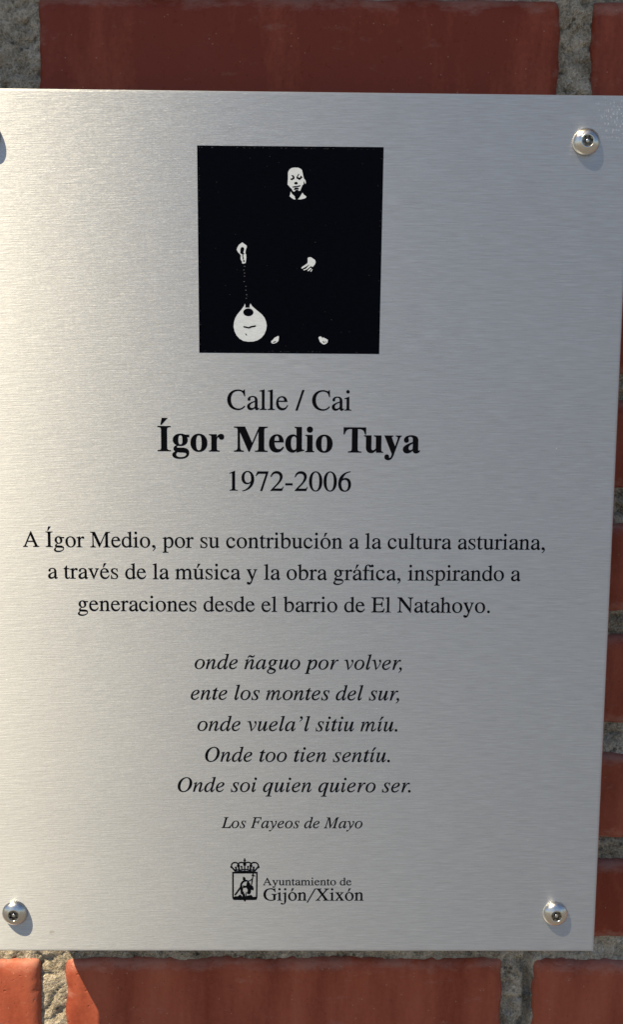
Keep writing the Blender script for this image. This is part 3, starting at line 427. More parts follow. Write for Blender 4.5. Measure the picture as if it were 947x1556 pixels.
ART = {
 'face': [[(-0.96, 165.37), (-0.73, 166.26), (-0.2, 167.01), (0.64, 167.61), (1.78, 167.8), (3.61, 167.76), (4.53, 167.35), (5.23, 166.77), (5.54, 165.44), (5.94, 163.66), (6.17, 163.07), (6.71, 162.48), (6.95, 161.74), (6.87, 160.92), (6.57, 161.07), (6.29, 161.73), (6.02, 162.18), (5.96, 160.69), (5.42, 160.31), (5.2, 159.64), (4.75, 158.6), (4.45, 157.92), (3.83, 157.92), (3.6, 158.21), (3.06, 158.35), (2.3, 158.12), (2.15, 157.68), (1.54, 157.52), (1.07, 158.11), (0.76, 158.7), (-0.24, 159.59), (-0.55, 160.1), (-1.08, 160.4), (-1.06, 161.51), (-0.94, 163.0)], [(0.31, 157.58), (0.93, 156.47), (2.16, 155.44), (2.09, 154.99), (2.48, 154.25), (1.86, 154.17), (0.63, 154.83), (-0.21, 155.57), (0.09, 156.46)], [(5.52, 157.11), (5.99, 156.37), (7.22, 155.49), (7.0, 154.89), (6.0, 154.51), (4.62, 154.2), (3.47, 154.26), (4.31, 155.16), (4.92, 156.21)]],
 'face_dark': [[(0.65, 164.5), (1.5, 164.43), (1.88, 163.77), (1.81, 163.02), (1.2, 162.72), (0.67, 162.42), (0.13, 162.86), (0.36, 163.08), (0.89, 163.16), (1.27, 163.61), (1.04, 164.06), (0.58, 164.35)], [(2.88, 163.85), (3.18, 164.23), (3.71, 165.12), (3.94, 164.98), (3.48, 164.23), (3.33, 163.86), (3.95, 163.42), (4.56, 163.65), (4.56, 164.24), (4.94, 164.24), (5.4, 163.66), (4.87, 163.2), (4.41, 162.75), (3.95, 162.6), (3.42, 163.04), (2.88, 163.18)], [(1.9, 161.17), (2.12, 161.54), (2.74, 161.7), (3.2, 161.48), (3.35, 161.04), (3.05, 160.73), (2.44, 160.65), (1.98, 160.87)], [(0.99, 159.6), (1.98, 159.83), (3.05, 159.92), (4.43, 160.23), (4.58, 160.01), (3.97, 159.7), (2.75, 159.54), (1.22, 159.3)], [(1.69, 158.34), (2.14, 159.16), (3.36, 159.25), (3.9, 158.74), (3.68, 158.51), (3.06, 158.58), (2.15, 158.35)]],
 'hand_l': [[(-21.08, 135.43), (-20.41, 134.95), (-19.17, 134.08), (-19.06, 133.42), (-19.51, 132.31), (-19.73, 130.66), (-19.39, 130.22), (-19.28, 129.01), (-19.39, 127.68), (-19.62, 126.47), (-20.63, 126.17), (-21.31, 126.45), (-21.08, 127.0), (-21.76, 127.88), (-21.87, 129.09), (-21.64, 129.65), (-22.09, 130.31), (-22.99, 131.18), (-23.56, 132.28), (-23.22, 133.27), (-22.54, 134.38)]],
 'hand_l_dark': [[(-21.94, 130.75), (-21.87, 132.29), (-21.64, 133.06), (-21.08, 133.4), (-20.41, 133.08), (-20.29, 132.53), (-20.63, 131.2), (-20.52, 130.54), (-20.07, 130.66), (-20.41, 130.32), (-20.81, 130.21), (-20.63, 129.44), (-21.08, 129.32), (-21.01, 130.21)], [(-20.86, 129.1), (-20.59, 129.11), (-20.45, 128.11), (-20.81, 128.11)], [(-20.68, 127.78), (-20.07, 127.57), (-20.13, 127.06), (-20.59, 127.01)]],
 'mand': [[(-19.92, 108.69), (-20.34, 107.58), (-21.46, 106.06), (-23.13, 104.12), (-24.25, 102.31), (-24.81, 100.37), (-24.96, 98.44), (-24.54, 96.5), (-23.7, 94.71), (-22.3, 93.2), (-20.62, 92.24), (-18.37, 91.9), (-16.13, 92.0), (-14.17, 92.57), (-12.49, 93.7), (-11.23, 95.23), (-10.39, 97.18), (-10.12, 99.12), (-10.4, 100.77), (-11.11, 102.56), (-12.23, 103.93), (-13.91, 105.3), (-15.59, 106.66), (-16.71, 107.62), (-17.41, 108.77), (-17.77, 107.88), (-17.77, 106.92), (-19.78, 106.9), (-19.7, 107.87)]],
 'mand_dark': [[(-16.15, 104.92), (-16.25, 104.41), (-16.57, 103.94), (-17.07, 103.57), (-17.69, 103.33), (-18.38, 103.25), (-19.07, 103.32), (-19.7, 103.55), (-20.19, 103.91), (-20.51, 104.37), (-20.62, 104.88), (-20.51, 105.39), (-20.19, 105.86), (-19.7, 106.23), (-19.07, 106.47), (-18.38, 106.56), (-17.69, 106.48), (-17.07, 106.25), (-16.57, 105.89), (-16.26, 105.43)], [(-20.56, 98.75), (-19.5, 98.62), (-18.24, 98.3), (-17.26, 98.78), (-15.16, 99.13), (-14.88, 98.8), (-15.58, 98.46), (-16.98, 98.23), (-18.1, 97.8), (-19.5, 98.07), (-20.48, 98.25)], [(-19.72, 95.44), (-19.5, 95.52), (-19.02, 94.83), (-19.22, 94.66)]],
 'mand_grey': [[(-20.09, 123.43), (-20.15, 123.33), (-20.31, 123.26), (-20.5, 123.26), (-20.66, 123.32), (-20.72, 123.42), (-20.66, 123.53), (-20.5, 123.59), (-20.31, 123.6), (-20.15, 123.53)], [(-19.75, 122.1), (-19.81, 122.0), (-19.97, 121.93), (-20.16, 121.93), (-20.32, 122.0), (-20.38, 122.1), (-20.32, 122.2), (-20.16, 122.27), (-19.97, 122.27), (-19.81, 122.21)], [(-19.75, 120.71), (-19.81, 120.6), (-19.97, 120.54), (-20.16, 120.54), (-20.32, 120.6), (-20.38, 120.7), (-20.32, 120.81), (-20.16, 120.87), (-19.97, 120.87), (-19.81, 120.81)], [(-19.18, 116.27), (-19.24, 116.17), (-19.4, 116.1), (-19.6, 116.1), (-19.76, 116.16), (-19.82, 116.27), (-19.76, 116.37), (-19.6, 116.44), (-19.4, 116.44), (-19.24, 116.38)], [(-18.84, 112.61), (-18.9, 112.5), (-19.06, 112.43), (-19.26, 112.43), (-19.42, 112.5), (-19.48, 112.6), (-19.42, 112.71), (-19.26, 112.77), (-19.06, 112.77), (-18.9, 112.71)], [(-19.0, 111.04), (-19.06, 110.94), (-19.22, 110.87), (-19.42, 110.87), (-19.57, 110.93), (-19.63, 111.04), (-19.57, 111.14), (-19.42, 111.21), (-19.22, 111.21), (-19.06, 111.15)], [(-19.75, 125.03), (-19.81, 124.92), (-19.97, 124.86), (-20.16, 124.85), (-20.32, 124.92), (-20.38, 125.02), (-20.32, 125.13), (-20.16, 125.19), (-19.97, 125.19), (-19.81, 125.13)], [(-19.98, 118.38), (-20.04, 118.27), (-20.19, 118.21), (-20.39, 118.2), (-20.55, 118.27), (-20.61, 118.37), (-20.55, 118.48), (-20.39, 118.54), (-20.19, 118.54), (-20.04, 118.48)], [(-19.14, 114.61), (-19.2, 114.5), (-19.36, 114.43), (-19.55, 114.43), (-19.71, 114.5), (-19.77, 114.6), (-19.71, 114.71), (-19.55, 114.77), (-19.36, 114.77), (-19.2, 114.71)]],
 'foot_l': [[(-4.92, 94.59), (-4.58, 94.18), (-4.85, 92.37), (-5.75, 91.53), (-7.01, 91.1), (-7.99, 91.37), (-8.13, 92.21), (-7.29, 92.91), (-6.6, 93.75), (-5.48, 94.31)]],
 'foot_l_dark': [[(-7.29, 91.8), (-6.03, 92.28), (-6.17, 91.94), (-7.15, 91.6)]],
 'hand_r': [[(8.03, 128.89), (8.49, 129.27), (9.57, 129.24), (10.5, 128.61), (11.28, 128.09), (11.59, 127.18), (11.37, 126.35), (10.68, 125.51), (10.3, 125.05), (9.76, 125.27), (9.29, 125.34), (8.98, 125.42), (8.67, 125.72), (7.89, 126.47), (8.04, 127.38)], [(7.74, 126.54), (8.44, 125.87), (5.74, 124.25), (5.2, 124.4), (5.35, 124.85)], [(8.59, 125.72), (9.37, 125.27), (7.6, 123.89), (6.37, 123.5), (6.06, 123.8), (7.29, 124.26)], [(9.14, 124.58), (9.84, 124.52), (8.69, 123.29), (7.92, 123.21), (8.07, 123.51)], [(9.84, 124.06), (10.23, 123.91), (9.7, 123.0), (9.28, 122.99)]],
 'foot_r': [[(13.15, 93.83), (13.34, 94.32), (14.15, 94.55), (14.58, 94.21), (14.9, 93.78), (15.52, 94.09), (15.96, 93.67), (16.59, 93.61), (16.78, 93.12), (17.15, 93.24), (17.4, 92.88), (17.23, 91.89), (16.73, 91.39), (16.11, 91.08), (15.61, 90.95), (14.99, 91.13), (13.79, 92.11), (13.47, 93.09)]],
 'foot_r_dark': [[(15.1, 92.3), (15.41, 92.37), (15.86, 91.75), (15.61, 91.69)], [(16.16, 92.37), (16.47, 92.25), (16.6, 91.95), (16.35, 92.0)]],
 'crown': [[(-26.13, -156.85), (-26.11, -156.61), (-26.07, -156.27), (-26.02, -155.93), (-25.95, -155.66), (-25.84, -155.48), (-25.71, -155.31), (-25.55, -155.17), (-25.36, -155.05), (-25.15, -154.96), (-24.9, -154.9), (-24.64, -154.86), (-24.39, -154.86), (-24.16, -154.91), (-23.92, -154.99), (-23.7, -155.09), (-23.55, -155.21), (-23.43, -155.38), (-23.34, -155.62), (-23.26, -155.87), (-23.2, -156.06), (-22.75, -155.9), (-22.81, -155.72), (-22.89, -155.44), (-23.02, -155.13), (-23.21, -154.85), (-23.46, -154.66), (-23.74, -154.51), (-24.05, -154.42), (-24.35, -154.36), (-24.66, -154.36), (-24.98, -154.4), (-25.29, -154.48), (-25.57, -154.6), (-25.82, -154.75), (-26.04, -154.95), (-26.23, -155.18), (-26.39, -155.46), (-26.49, -155.82), (-26.55, -156.21), (-26.58, -156.56), (-26.61, -156.8)], [(-22.74, -155.81), (-22.71, -155.64), (-22.68, -155.41), (-22.62, -155.2), (-22.53, -155.08), (-22.34, -154.98), (-22.04, -154.88), (-21.71, -154.81), (-21.4, -154.8), (-21.06, -154.85), (-20.68, -154.97), (-20.32, -155.11), (-20.07, -155.2), (-19.91, -154.72), (-20.16, -154.63), (-20.53, -154.49), (-20.95, -154.36), (-21.37, -154.29), (-21.76, -154.31), (-22.16, -154.39), (-22.52, -154.51), (-22.83, -154.69), (-23.04, -154.97), (-23.14, -155.29), (-23.18, -155.55), (-23.21, -155.72)], [(-19.9, -155.2), (-19.65, -155.1), (-19.28, -154.95), (-18.9, -154.82), (-18.56, -154.75), (-18.27, -154.74), (-17.97, -154.78), (-17.72, -154.85), (-17.55, -154.94), (-17.44, -155.09), (-17.35, -155.35), (-17.28, -155.62), (-17.22, -155.83), (-16.76, -155.69), (-16.82, -155.49), (-16.89, -155.19), (-17.02, -154.85), (-17.24, -154.55), (-17.55, -154.38), (-17.89, -154.28), (-18.25, -154.24), (-18.62, -154.25), (-19.02, -154.33), (-19.44, -154.48), (-19.82, -154.63), (-20.07, -154.73)], [(-16.76, -156.04), (-16.71, -155.84), (-16.64, -155.56), (-16.55, -155.31), (-16.44, -155.15), (-16.26, -155.04), (-15.99, -154.94), (-15.68, -154.88), (-15.39, -154.85), (-15.11, -154.86), (-14.82, -154.9), (-14.55, -154.98), (-14.32, -155.09), (-14.14, -155.23), (-13.97, -155.42), (-13.83, -155.63), (-13.73, -155.84), (-13.67, -156.07), (-13.65, -156.34), (-13.65, -156.61), (-13.64, -156.81), (-13.16, -156.8), (-13.17, -156.61), (-13.17, -156.32), (-13.2, -155.98), (-13.28, -155.66), (-13.42, -155.37), (-13.6, -155.1), (-13.82, -154.85), (-14.08, -154.65), (-14.39, -154.5), (-14.72, -154.41), (-15.07, -154.35), (-15.41, -154.34), (-15.75, -154.38), (-16.11, -154.45), (-16.45, -154.57), (-16.75, -154.77), (-16.97, -155.07), (-17.1, -155.41), (-17.17, -155.7), (-17.22, -155.9)], [(-26.59, -156.93), (-26.44, -157.12), (-26.21, -157.38), (-25.95, -157.68), (-25.69, -157.99), (-25.41, -158.32), (-25.09, -158.69), (-24.8, -159.02), (-24.6, -159.25), (-24.16, -158.82), (-24.36, -158.59), (-24.65, -158.26), (-24.97, -157.89), (-25.25, -157.56), (-25.51, -157.26), (-25.77, -156.96), (-25.99, -156.7), (-26.15, -156.51)], [(-13.62, -156.49), (-13.78, -156.67), (-14.01, -156.94), (-14.27, -157.24), (-14.52, -157.55), (-14.79, -157.88), (-15.08, -158.25), (-15.34, -158.59), (-15.53, -158.82), (-15.06, -159.22), (-14.88, -158.99), (-14.62, -158.66), (-14.33, -158.29), (-14.07, -157.96), (-13.82, -157.66), (-13.57, -157.36), (-13.34, -157.1), (-13.18, -156.91)], [(-20.25, -152.61), (-20.25, -153.25), (-20.25, -154.18), (-20.25, -155.12), (-20.25, -155.76), (-19.73, -155.76), (-19.73, -155.12), (-19.73, -154.18), (-19.73, -153.25), (-19.73, -152.61)], [(-20.48, -153.74), (-20.28, -153.74), (-19.99, -153.74), (-19.69, -153.74), (-19.49, -153.74), (-19.49, -153.36), (-19.69, -153.36), (-19.99, -153.36), (-20.28, -153.36), (-20.49, -153.36)], [(-20.21, -155.76), (-20.21, -156.45), (-20.21, -157.45), (-20.21, -158.45), (-20.21, -159.14), (-19.77, -159.14), (-19.77, -158.45), (-19.77, -157.45), (-19.77, -156.45), (-19.77, -155.76)], [(-23.29, -156.25), (-23.19, -156.85), (-23.04, -157.72), (-22.9, -158.6), (-22.79, -159.2), (-22.17, -159.08), (-22.27, -158.48), (-22.42, -157.6), (-22.56, -156.73), (-22.66, -156.13)], [(-17.31, -156.12), (-17.41, -156.72), (-17.56, -157.6), (-17.7, -158.47), (-17.8, -159.07), (-17.18, -159.19), (-17.07, -158.59), (-16.93, -157.71), (-16.78, -156.84), (-16.68, -156.24)], [(-21.68, -156.84), (-21.66, -157.05), (-21.63, -157.37), (-21.6, -157.68), (-21.58, -157.89), (-21.18, -157.85), (-21.2, -157.64), (-21.23, -157.32), (-21.26, -157.01), (-21.28, -156.8)], [(-18.59, -156.79), (-18.61, -157.01), (-18.64, -157.32), (-18.67, -157.63), (-18.69, -157.85), (-18.29, -157.89), (-18.27, -157.67), (-18.24, -157.36), (-18.21, -157.05), (-18.19, -156.83)], [(-24.39, -157.28), (-24.35, -157.58), (-24.29, -158.02), (-24.23, -158.45), (-24.19, -158.75), (-23.76, -158.69), (-23.8, -158.39), (-23.86, -157.95), (-23.92, -157.51), (-23.96, -157.21)], [(-15.91, -157.2), (-15.95, -157.5), (-16.01, -157.94), (-16.07, -158.37), (-16.11, -158.67), (-15.68, -158.74), (-15.64, -158.44), (-15.58, -158.0), (-15.52, -157.56), (-15.48, -157.26)], [(-24.5, -158.38), (-24.08, -158.43), (-23.49, -158.51), (-22.81, -158.58), (-22.17, -158.59), (-21.6, -158.51), (-21.05, -158.36), (-20.52, -158.22), (-19.99, -158.17), (-19.43, -158.22), (-18.83, -158.36), (-18.22, -158.5), (-17.6, -158.58), (-16.95, -158.57), (-16.27, -158.5), (-15.68, -158.42), (-15.27, -158.37), (-15.32, -157.99), (-15.73, -158.04), (-16.31, -158.12), (-16.97, -158.19), (-17.58, -158.2), (-18.16, -158.13), (-18.76, -157.99), (-19.37, -157.85), (-19.99, -157.79), (-20.58, -157.85), (-21.13, -157.99), (-21.66, -158.13), (-22.19, -158.21), (-22.79, -158.2), (-23.45, -158.14), (-24.04, -158.06), (-24.45, -158.01)], [(-24.25, -159.58), (-23.92, -159.53), (-23.45, -159.46), (-22.91, -159.39), (-22.36, -159.33), (-21.81, -159.3), (-21.21, -159.28), (-20.59, -159.27), (-19.99, -159.26), (-19.38, -159.26), (-18.77, -159.27), (-18.18, -159.29), (-17.61, -159.32), (-17.02, -159.37), (-16.42, -159.45), (-15.89, -159.52), (-15.52, -159.57), (-15.47, -159.11), (-15.84, -159.06), (-16.37, -158.99), (-16.97, -158.91), (-17.57, -158.86), (-18.16, -158.83), (-18.76, -158.81), (-19.38, -158.8), (-19.99, -158.8), (-20.6, -158.8), (-21.22, -158.81), (-21.83, -158.83), (-22.4, -158.87), (-22.96, -158.92), (-23.51, -159.0), (-23.98, -159.07), (-24.31, -159.12)], [(-19.31, -155.45), (-19.44, -155.99), (-19.78, -156.33), (-20.2, -156.33), (-20.53, -155.99), (-20.66, -155.45), (-20.53, -154.9), (-20.2, -154.56), (-19.78, -154.56), (-19.44, -154.9)], [(-22.3, -156.19), (-22.43, -156.61), (-22.77, -156.87), (-23.19, -156.87), (-23.53, -156.61), (-23.66, -156.19), (-23.53, -155.77), (-23.19, -155.51), (-22.77, -155.51), (-22.43, -155.77)], [(-16.32, -156.18), (-16.44, -156.6), (-16.78, -156.86), (-17.2, -156.86), (-17.54, -156.6), (-17.67, -156.18), (-17.54, -155.76), (-17.2, -155.5), (-16.79, -155.5), (-16.45, -155.76)], [(-21.08, -156.71), (-21.16, -156.96), (-21.36, -157.11), (-21.61, -157.11), (-21.8, -156.96), (-21.88, -156.71), (-21.8, -156.47), (-21.61, -156.31), (-21.36, -156.31), (-21.16, -156.47)], [(-17.99, -156.71), (-18.07, -156.95), (-18.27, -157.11), (-18.51, -157.11), (-18.71, -156.96), (-18.79, -156.71), (-18.71, -156.46), (-18.51, -156.31), (-18.27, -156.31), (-18.07, -156.46)], [(-23.74, -157.14), (-23.82, -157.41), (-24.04, -157.58), (-24.31, -157.58), (-24.53, -157.41), (-24.61, -157.14), (-24.53, -156.87), (-24.31, -156.7), (-24.04, -156.7), (-23.82, -156.87)], [(-15.26, -157.12), (-15.34, -157.4), (-15.56, -157.57), (-15.83, -157.57), (-16.05, -157.4), (-16.14, -157.13), (-16.05, -156.85), (-15.83, -156.68), (-15.56, -156.68), (-15.34, -156.85)], [(-25.85, -156.87), (-25.94, -157.17), (-26.18, -157.35), (-26.48, -157.35), (-26.72, -157.17), (-26.81, -156.87), (-26.72, -156.57), (-26.48, -156.39), (-26.18, -156.39), (-25.94, -156.57)], [(-12.88, -156.85), (-12.97, -157.14), (-13.21, -157.33), (-13.51, -157.33), (-13.75, -157.14), (-13.84, -156.85), (-13.75, -156.55), (-13.51, -156.37), (-13.21, -156.36), (-12.97, -156.55)]],
 'shield_ring': [[(-25.91, -159.36), (-13.8, -159.34), (-13.89, -172.25), (-14.17, -173.1), (-15.17, -173.57), (-19.28, -173.58), (-19.92, -174.43), (-20.58, -173.58), (-24.59, -173.58), (-25.69, -173.01), (-25.93, -172.27)], [(-25.26, -160.12), (-25.27, -172.16), (-24.89, -172.65), (-14.77, -172.63), (-14.53, -172.15), (-14.43, -160.1)]],
 'shield': [[(-25.59, -172.59), (-24.59, -171.84), (-23.19, -171.88), (-22.29, -170.99), (-21.38, -171.52), (-21.08, -172.64), (-20.74, -171.84), (-20.38, -170.88), (-19.92, -169.92), (-19.82, -171.83), (-19.28, -172.64), (-18.78, -171.58), (-17.98, -171.37), (-16.78, -171.15), (-15.98, -172.21), (-14.78, -172.0), (-14.17, -172.57), (-14.37, -173.42), (-25.39, -173.44)], [(-20.68, -162.09), (-20.38, -161.88), (-19.69, -162.51), (-19.69, -163.36), (-18.49, -163.67), (-18.59, -163.99), (-19.98, -164.21), (-20.88, -164.84), (-21.38, -165.9), (-21.18, -166.96), (-20.88, -167.59), (-20.98, -168.44), (-20.78, -170.14), (-21.08, -170.88), (-21.78, -170.35), (-21.88, -168.87), (-21.98, -167.91), (-24.19, -170.99), (-24.63, -171.21), (-24.75, -170.78), (-22.18, -167.07), (-21.88, -165.27), (-21.18, -164.21), (-20.48, -163.78), (-20.78, -163.15)], [(-18.79, -164.63), (-18.29, -164.1), (-17.59, -165.05), (-17.18, -166.32), (-16.18, -166.53), (-15.68, -167.8), (-15.98, -168.65), (-16.58, -168.22), (-16.98, -168.44), (-17.08, -169.5), (-17.58, -170.56), (-18.18, -170.56), (-18.68, -170.14), (-18.38, -168.44), (-19.08, -167.17), (-20.68, -167.38), (-20.78, -166.32), (-19.18, -166.53)], [(-15.78, -158.68), (-16.89, -166.08), (-16.6, -166.13), (-15.49, -158.73)], [(-16.58, -161.13), (-15.12, -161.51), (-15.06, -161.22), (-16.52, -160.84)], [(-19.19, -164.06), (-18.93, -164.06), (-18.55, -164.06), (-18.13, -164.05), (-17.76, -163.99), (-17.46, -163.86), (-17.18, -163.68), (-16.94, -163.5), (-16.73, -163.33), (-16.53, -163.18), (-16.34, -163.03), (-16.19, -162.89), (-16.08, -162.8), (-16.21, -162.64), (-16.32, -162.73), (-16.47, -162.86), (-16.65, -163.01), (-16.85, -163.16), (-17.06, -163.33), (-17.29, -163.51), (-17.54, -163.67), (-17.81, -163.78), (-18.15, -163.84), (-18.55, -163.85), (-18.92, -163.85), (-19.18, -163.84)], [(-20.68, -169.49), (-20.98, -172.57), (-20.78, -172.59), (-20.48, -169.51)], [(-19.18, -169.7), (-19.58, -172.56), (-19.38, -172.59), (-18.98, -169.73)]],
}

def flatten(s, n=7):
    groups = []
    for g in s.split(';'):
        if not g: continue
        cs = []
        if g[0] == '@':
            x, y, r = map(float, g[1:].split())
            cs.append([(x + r * math.cos(k * math.pi / 12), y + r * math.sin(k * math.pi / 12)) for k in range(24)])
        else:
            for c in re.findall(r'M[^M]*', g):
                pts = []
                for cmd, a in re.findall(r'([MLC])([^MLCZ]*)', c):
                    v = list(map(float, a.split()))
                    if cmd in 'ML': pts.append((v[0], v[1]))
                    else:
                        p0 = pts[-1]
                        for k in range(1, n + 1):
                            u = k / n; w_ = 1 - u
                            pts.append(tuple(w_**3 * p0[q] + 3 * u * w_ * w_ * v[q] + 3 * u * u * w_ * v[2 + q] + u**3 * v[4 + q] for q in (0, 1)))
                cs.append(pts)
        groups.append(cs)
    return groups
def clean(c):
    o = []
    for q in c:
        if not o or abs(q[0] - o[-1][0]) + abs(q[1] - o[-1][1]) > 1e-6: o.append(q)
    if len(o) > 1 and abs(o[0][0] - o[-1][0]) + abs(o[0][1] - o[-1][1]) < 1e-6: o.pop()
    return o
def area(c): return sum(c[i - 1][0] * c[i][1] - c[i][0] * c[i - 1][1] for i in range(len(c))) / 2
def grow(c, d):
    """a closed contour moved outwards by d (inwards for a hole)"""
    o = []
    for i in range(len(c)):
        a, b, e = c[i - 1], c[i], c[(i + 1) % len(c)]
        u = Vector((b[0] - a[0], b[1] - a[1])).normalized(); v = Vector((e[0] - b[0], e[1] - b[1])).normalized()
        n = Vector((u.y + v.y, -u.x - v.x)); L = n.length
        if L < 0.3: n = Vector((u.y, -u.x)); L = 1.0
        n /= L; k = min(1.5, 1.0 / max(0.4, n.dot(Vector((u.y, -u.x)))))
        o.append((b[0] + n.x * d * k, b[1] + n.y * d * k))
    return o
def fill(V, F, contours, depth, swell=0.0):
    """contours in mm on the plaque's face, filled (first outer, then holes), lying depth mm in front of it"""
    cs = []
    for n_, c in enumerate(contours):
        c = clean(c)
        if (area(c) > 0) != (n_ == 0): c = c[::-1]
        if swell: c = grow(c, swell)
        cs.append(c)
    flat_ = [q for c in cs for q in c]
    base = len(V)
    V += [(x * MM, -depth * MM, y * MM) for x, y in flat_]
    for t in tessellate_polygon([[Vector((x, y, 0)) for x, y in c] for c in cs]):
        a, b, c = t
        A, B, C_ = flat_[a], flat_[b], flat_[c]
        cr = (B[0] - A[0]) * (C_[1] - A[1]) - (C_[0] - A[0]) * (B[1] - A[1])
        F.append((base + a, base + b, base + c) if cr > 0 else (base + a, base + c, base + b))

# ------------------------------------------------------------------ the plaque
plaque = empty('memorial_plaque', (0, 0, PZ))
tag(plaque, 'brushed silver metal plaque with black lettering and portrait, screwed to red bricks', 'plaque')
V, F = [], []
def ring_rect(w_, h_, y): return [(-w_, y, -h_), (w_, y, -h_), (w_, y, h_), (-w_, y, h_)]
for ins, y in ((1.25, 0.0), (0.5, 0.00011), (0.12, 0.00045), (0.0, 0.001), (0.0, 0.003)):
    V += ring_rect(.150 - ins * MM, .200 - ins * MM, y)
F.append((0, 1, 2, 3))
for k in range(4):
    for i in range(4): F.append((k * 4 + i, (k + 1) * 4 + i, (k + 1) * 4 + (i + 1) % 4, k * 4 + (i + 1) % 4))
F.append((19, 18, 17, 16))
def brush_uv(o):                                        # u runs up the plate: the brush lines run across it
    uv = o.data.uv_layers.new(name='brush')
    for lp in o.data.loops:
        v = o.data.vertices[lp.vertex_index].co; uv.data[lp.index].uv = (v.z, -v.x)
plate = mesh_obj('metal_plate', V, F, METAL, plaque); brush_uv(plate)
V, F = [], []
for z in (-.186, .174):                                 # two mounting rails hold the plate off the wall
    V, F = [], []
    box(V, F, -.131, .131, .0032, GAP + .004, z - .008, z + .012)
    mesh_obj('mounting_rail', V, F, RAIL, plaque)

LINES = [
 ("Calle / Cai", REG, -28.25, 61.50, 13.30, 'street heading'),
 ("Ígor Medio |Tuya", BOLD, -59.83, 42.48, 16.69, 'large bold line'),
 ("1972-2006", REG, -28.43, 24.65, 13.26, 'line of years'),
 ("A Ígor Medio, por su contribución a la cultura asturiana,", REG, -121.86, -1.98, 10.68, ''),
 ("a través de la música y la obra gráfica, inspirando a", REG, -110.94, -16.74, 10.68, ''),
 ("generaciones desde el barrio de El Natahoyo.", REG, -97.52, -31.90, 10.64, ''),
 ("onde ñaguo por volve^r,", ITAL, -43.58, -59.29, 10.62, ''),
 ("ente los montes del su^r,", ITAL, -45.55, -74.12, 10.63, ''),
 ("onde vuela\u2019l sitiu míu.", ITAL, -42.46, -89.23, 10.70, ''),
 ("Onde too tien sentíu.", ITAL, -39.29, -104.29, 10.71, ''),
 ("Onde soi quien quiero se^r.", ITAL, -52.31, -119.22, 10.64, ''),
 ("Los Fayeos de Mayo", ITAL, -30.94, -137.22, 8.12, 'small italic line'),
]
def letter_line(txt, font, x0, y0, size, parent, name='lettering', xs=1.0, swell=6.5):
    V, F = [], []
    gl, _ = compose(txt, font)
    for n_, (key, gx, dy) in enumerate(gl):
        for cs in flatten(font[key][1]):
            fill(V, F, [[(x0 + (gx + px) * size / 1000 * xs, y0 + (py + dy) * size / 1000) for px, py in c] for c in cs], 0.06 + 0.004 * (n_ % 3), swell * size / 1000)
    return mesh_obj(name, V, F, INK, parent)
for txt, font, x0, y0, size, lab in LINES:
    o = letter_line(txt, font, x0, y0, size, plaque)
    if lab: o['label'] = 'black ' + lab
# printed portrait: a blue-black square with pale figures
V, F = [], []
fill(V, F, [[(-40.91, 176.77), (-40.43, 86.80), (40.61, 86.88), (41.09, 176.91)]], 0.05)
mi = [0] * len(F)
rp = random.Random(11)                                  # worn pinholes in the print, mostly along its rim
for k in range(150):
    if k < 70: cx, cy, r = rp.uniform(-40, 40), rp.choice((176.0, 175.95, 87.6)) + rp.uniform(-.15, .15), rp.uniform(.05, .13)
    elif k < 110: cx, cy, r = rp.choice((-40.0, 40.1)) + rp.uniform(-.3, .3), rp.uniform(88, 176), rp.uniform(.05, .11)
    else: cx, cy, r = rp.uniform(-39, 39), rp.uniform(88, 175), rp.uniform(.04, .12)
    fill(V, F, [[(cx + r * 1.6 * math.cos(q), cy + r * math.sin(q)) for q in (0, 1.2, 2.4, 3.6, 4.9)]], 0.07); mi += [1] * (len(F) - len(mi))
port = mesh_obj('printed_portrait', V, F, [NAVY, GREY], plaque, mat_idx=mi)
def figure(name, light, dark=(), grey=()):
    V, F, mi = [], [], []
    for key, d, m_ in ((light, 0.09, 0), (dark, 0.12, 1), (grey, 0.09, 2)):
        for c in (ART[key] if key else []):
            fill(V, F, [c], d, 0.07 if m_ == 1 else 0.0); mi += [m_] * (len(F) - len(mi))
    o = mesh_obj(name, V, F, [PALE, NAVY, GREY], port, mat_idx=mi)
figure('face', 'face', 'face_dark')
figure('hand', 'hand_l', 'hand_l_dark'); figure('hand', 'hand_r')
figure('mandolin', 'mand', 'mand_dark', 'mand_grey')
figure('foot', 'foot_l', 'foot_l_dark'); figure('foot', 'foot_r', 'foot_r_dark')
# town emblem: crown, shield and two lines of lettering
V, F = [], []
fill(V, F, ART['shield_ring'], 0.06, 0.05)
for n_, c in enumerate(ART['shield']): fill(V, F, [c], 0.065 + .003 * n_, 0.13)
emb = mesh_obj('shield_emblem', V, F, INK, plaque)
V, F = [], []
for n_, c in enumerate(ART['crown']): fill(V, F, [c], 0.06 + .002 * n_, 0.09)
mesh_obj('crown', V, F, INK, emb)
letter_line("Ayuntamiento de", REG, -11.30, -166.05, 5.65, emb, xs=1.095, swell=9.0)
letter_line("Gijón\\Xixón", REG, -11.20, -173.81, 9.05, emb, xs=1.03, swell=9.0)

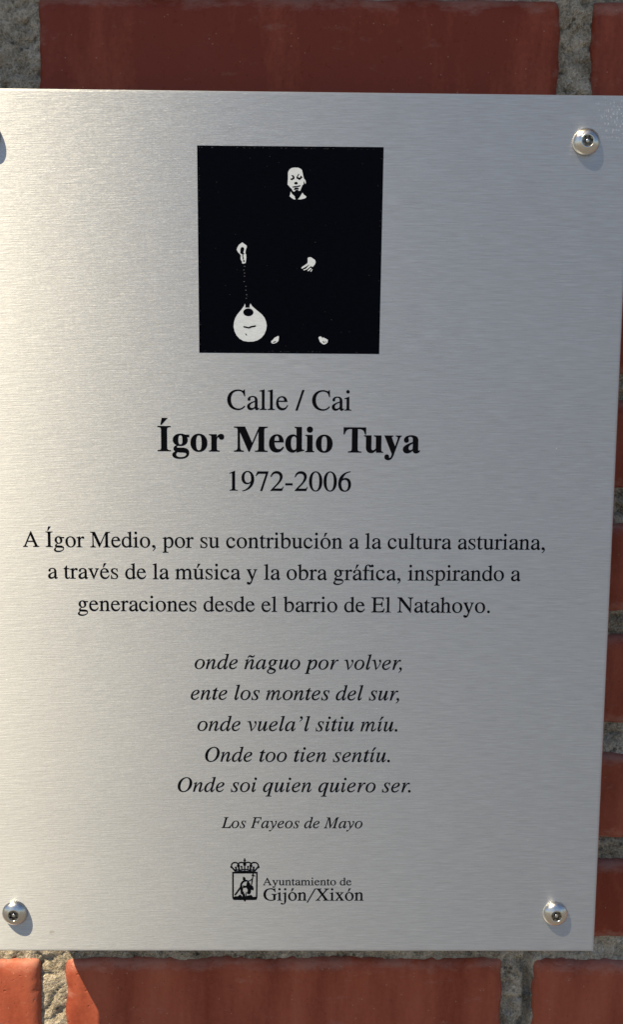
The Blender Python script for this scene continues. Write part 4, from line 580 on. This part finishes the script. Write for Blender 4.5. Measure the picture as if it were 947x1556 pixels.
# ------------------------------------------------------------------ security screws
def lathe(prof, seg=48):
    V, F = [], []
    for r, d in prof:
        for s in range(seg):
            a = 2 * math.pi * s / seg; V.append((r * math.cos(a) * MM, -d * MM, r * math.sin(a) * MM))
    for k in range(len(prof) - 1):
        for s in range(seg):
            F.append((k * seg + s, k * seg + (s + 1) % seg, (k + 1) * seg + (s + 1) % seg, (k + 1) * seg + s))
    return V, F
dome = [(5.7, 0.03), (5.95, 0.25), (6.0, 0.8)]
for k in range(1, 11):
    a = k / 10 * math.radians(60)
    dome.append((6.0 * math.cos(a) ** 0.88, 0.8 + 3.3 * math.sin(a)))
dome += [(3.1, 3.74), (3.02, 3.8), (2.6, 3.8), (2.48, 3.74), (2.44, 3.5)]
HV, HF = lathe(dome)
def torx(seg=48):
    V, F = [], []
    for d, k_ in ((3.62, 1.0), (2.2, 0.98), (2.18, 0.0)):
        for s in range(seg):
            a = 2 * math.pi * s / seg; r = (2.05 + 0.36 * math.cos(6 * a)) * k_
            V.append((r * math.cos(a) * MM, -d * MM, r * math.sin(a) * MM))
    for k in range(2):
        for s in range(seg): F.append((k * seg + s, k * seg + (s + 1) % seg, (k + 1) * seg + (s + 1) % seg, (k + 1) * seg + s))
    for s in range(seg):                                # rim between the round mouth and the lobes
        a = 2 * math.pi * s / seg; V.append((2.46 * math.cos(a) * MM, -3.62 * MM, 2.46 * math.sin(a) * MM))
    b = 3 * seg
    for s in range(seg): F.append((b + s, b + (s + 1) % seg, (s + 1) % seg, s))
    return V, F
TV, TF = torx()
PV, PF = lathe([(0.85, 2.2), (0.85, 3.3), (0.7, 3.5), (0.35, 3.58), (0.0, 3.6)], 20)
for x, z, a in ((-132.6, 180.0, 0.3), (130.2, 180.0, 0.9), (-130.2, -180.0, 0.5), (130.2, -180.0, 0.1)):
    h = mesh_obj('screw', HV, HF, STEEL, plaque, smooth=True, loc=(x * MM, 0, z * MM)); h.rotation_euler.y = a
    mesh_obj('drive_socket', TV, TF, SOCKET, h); mesh_obj('security_pin', PV, PF, STEEL, h, smooth=True)
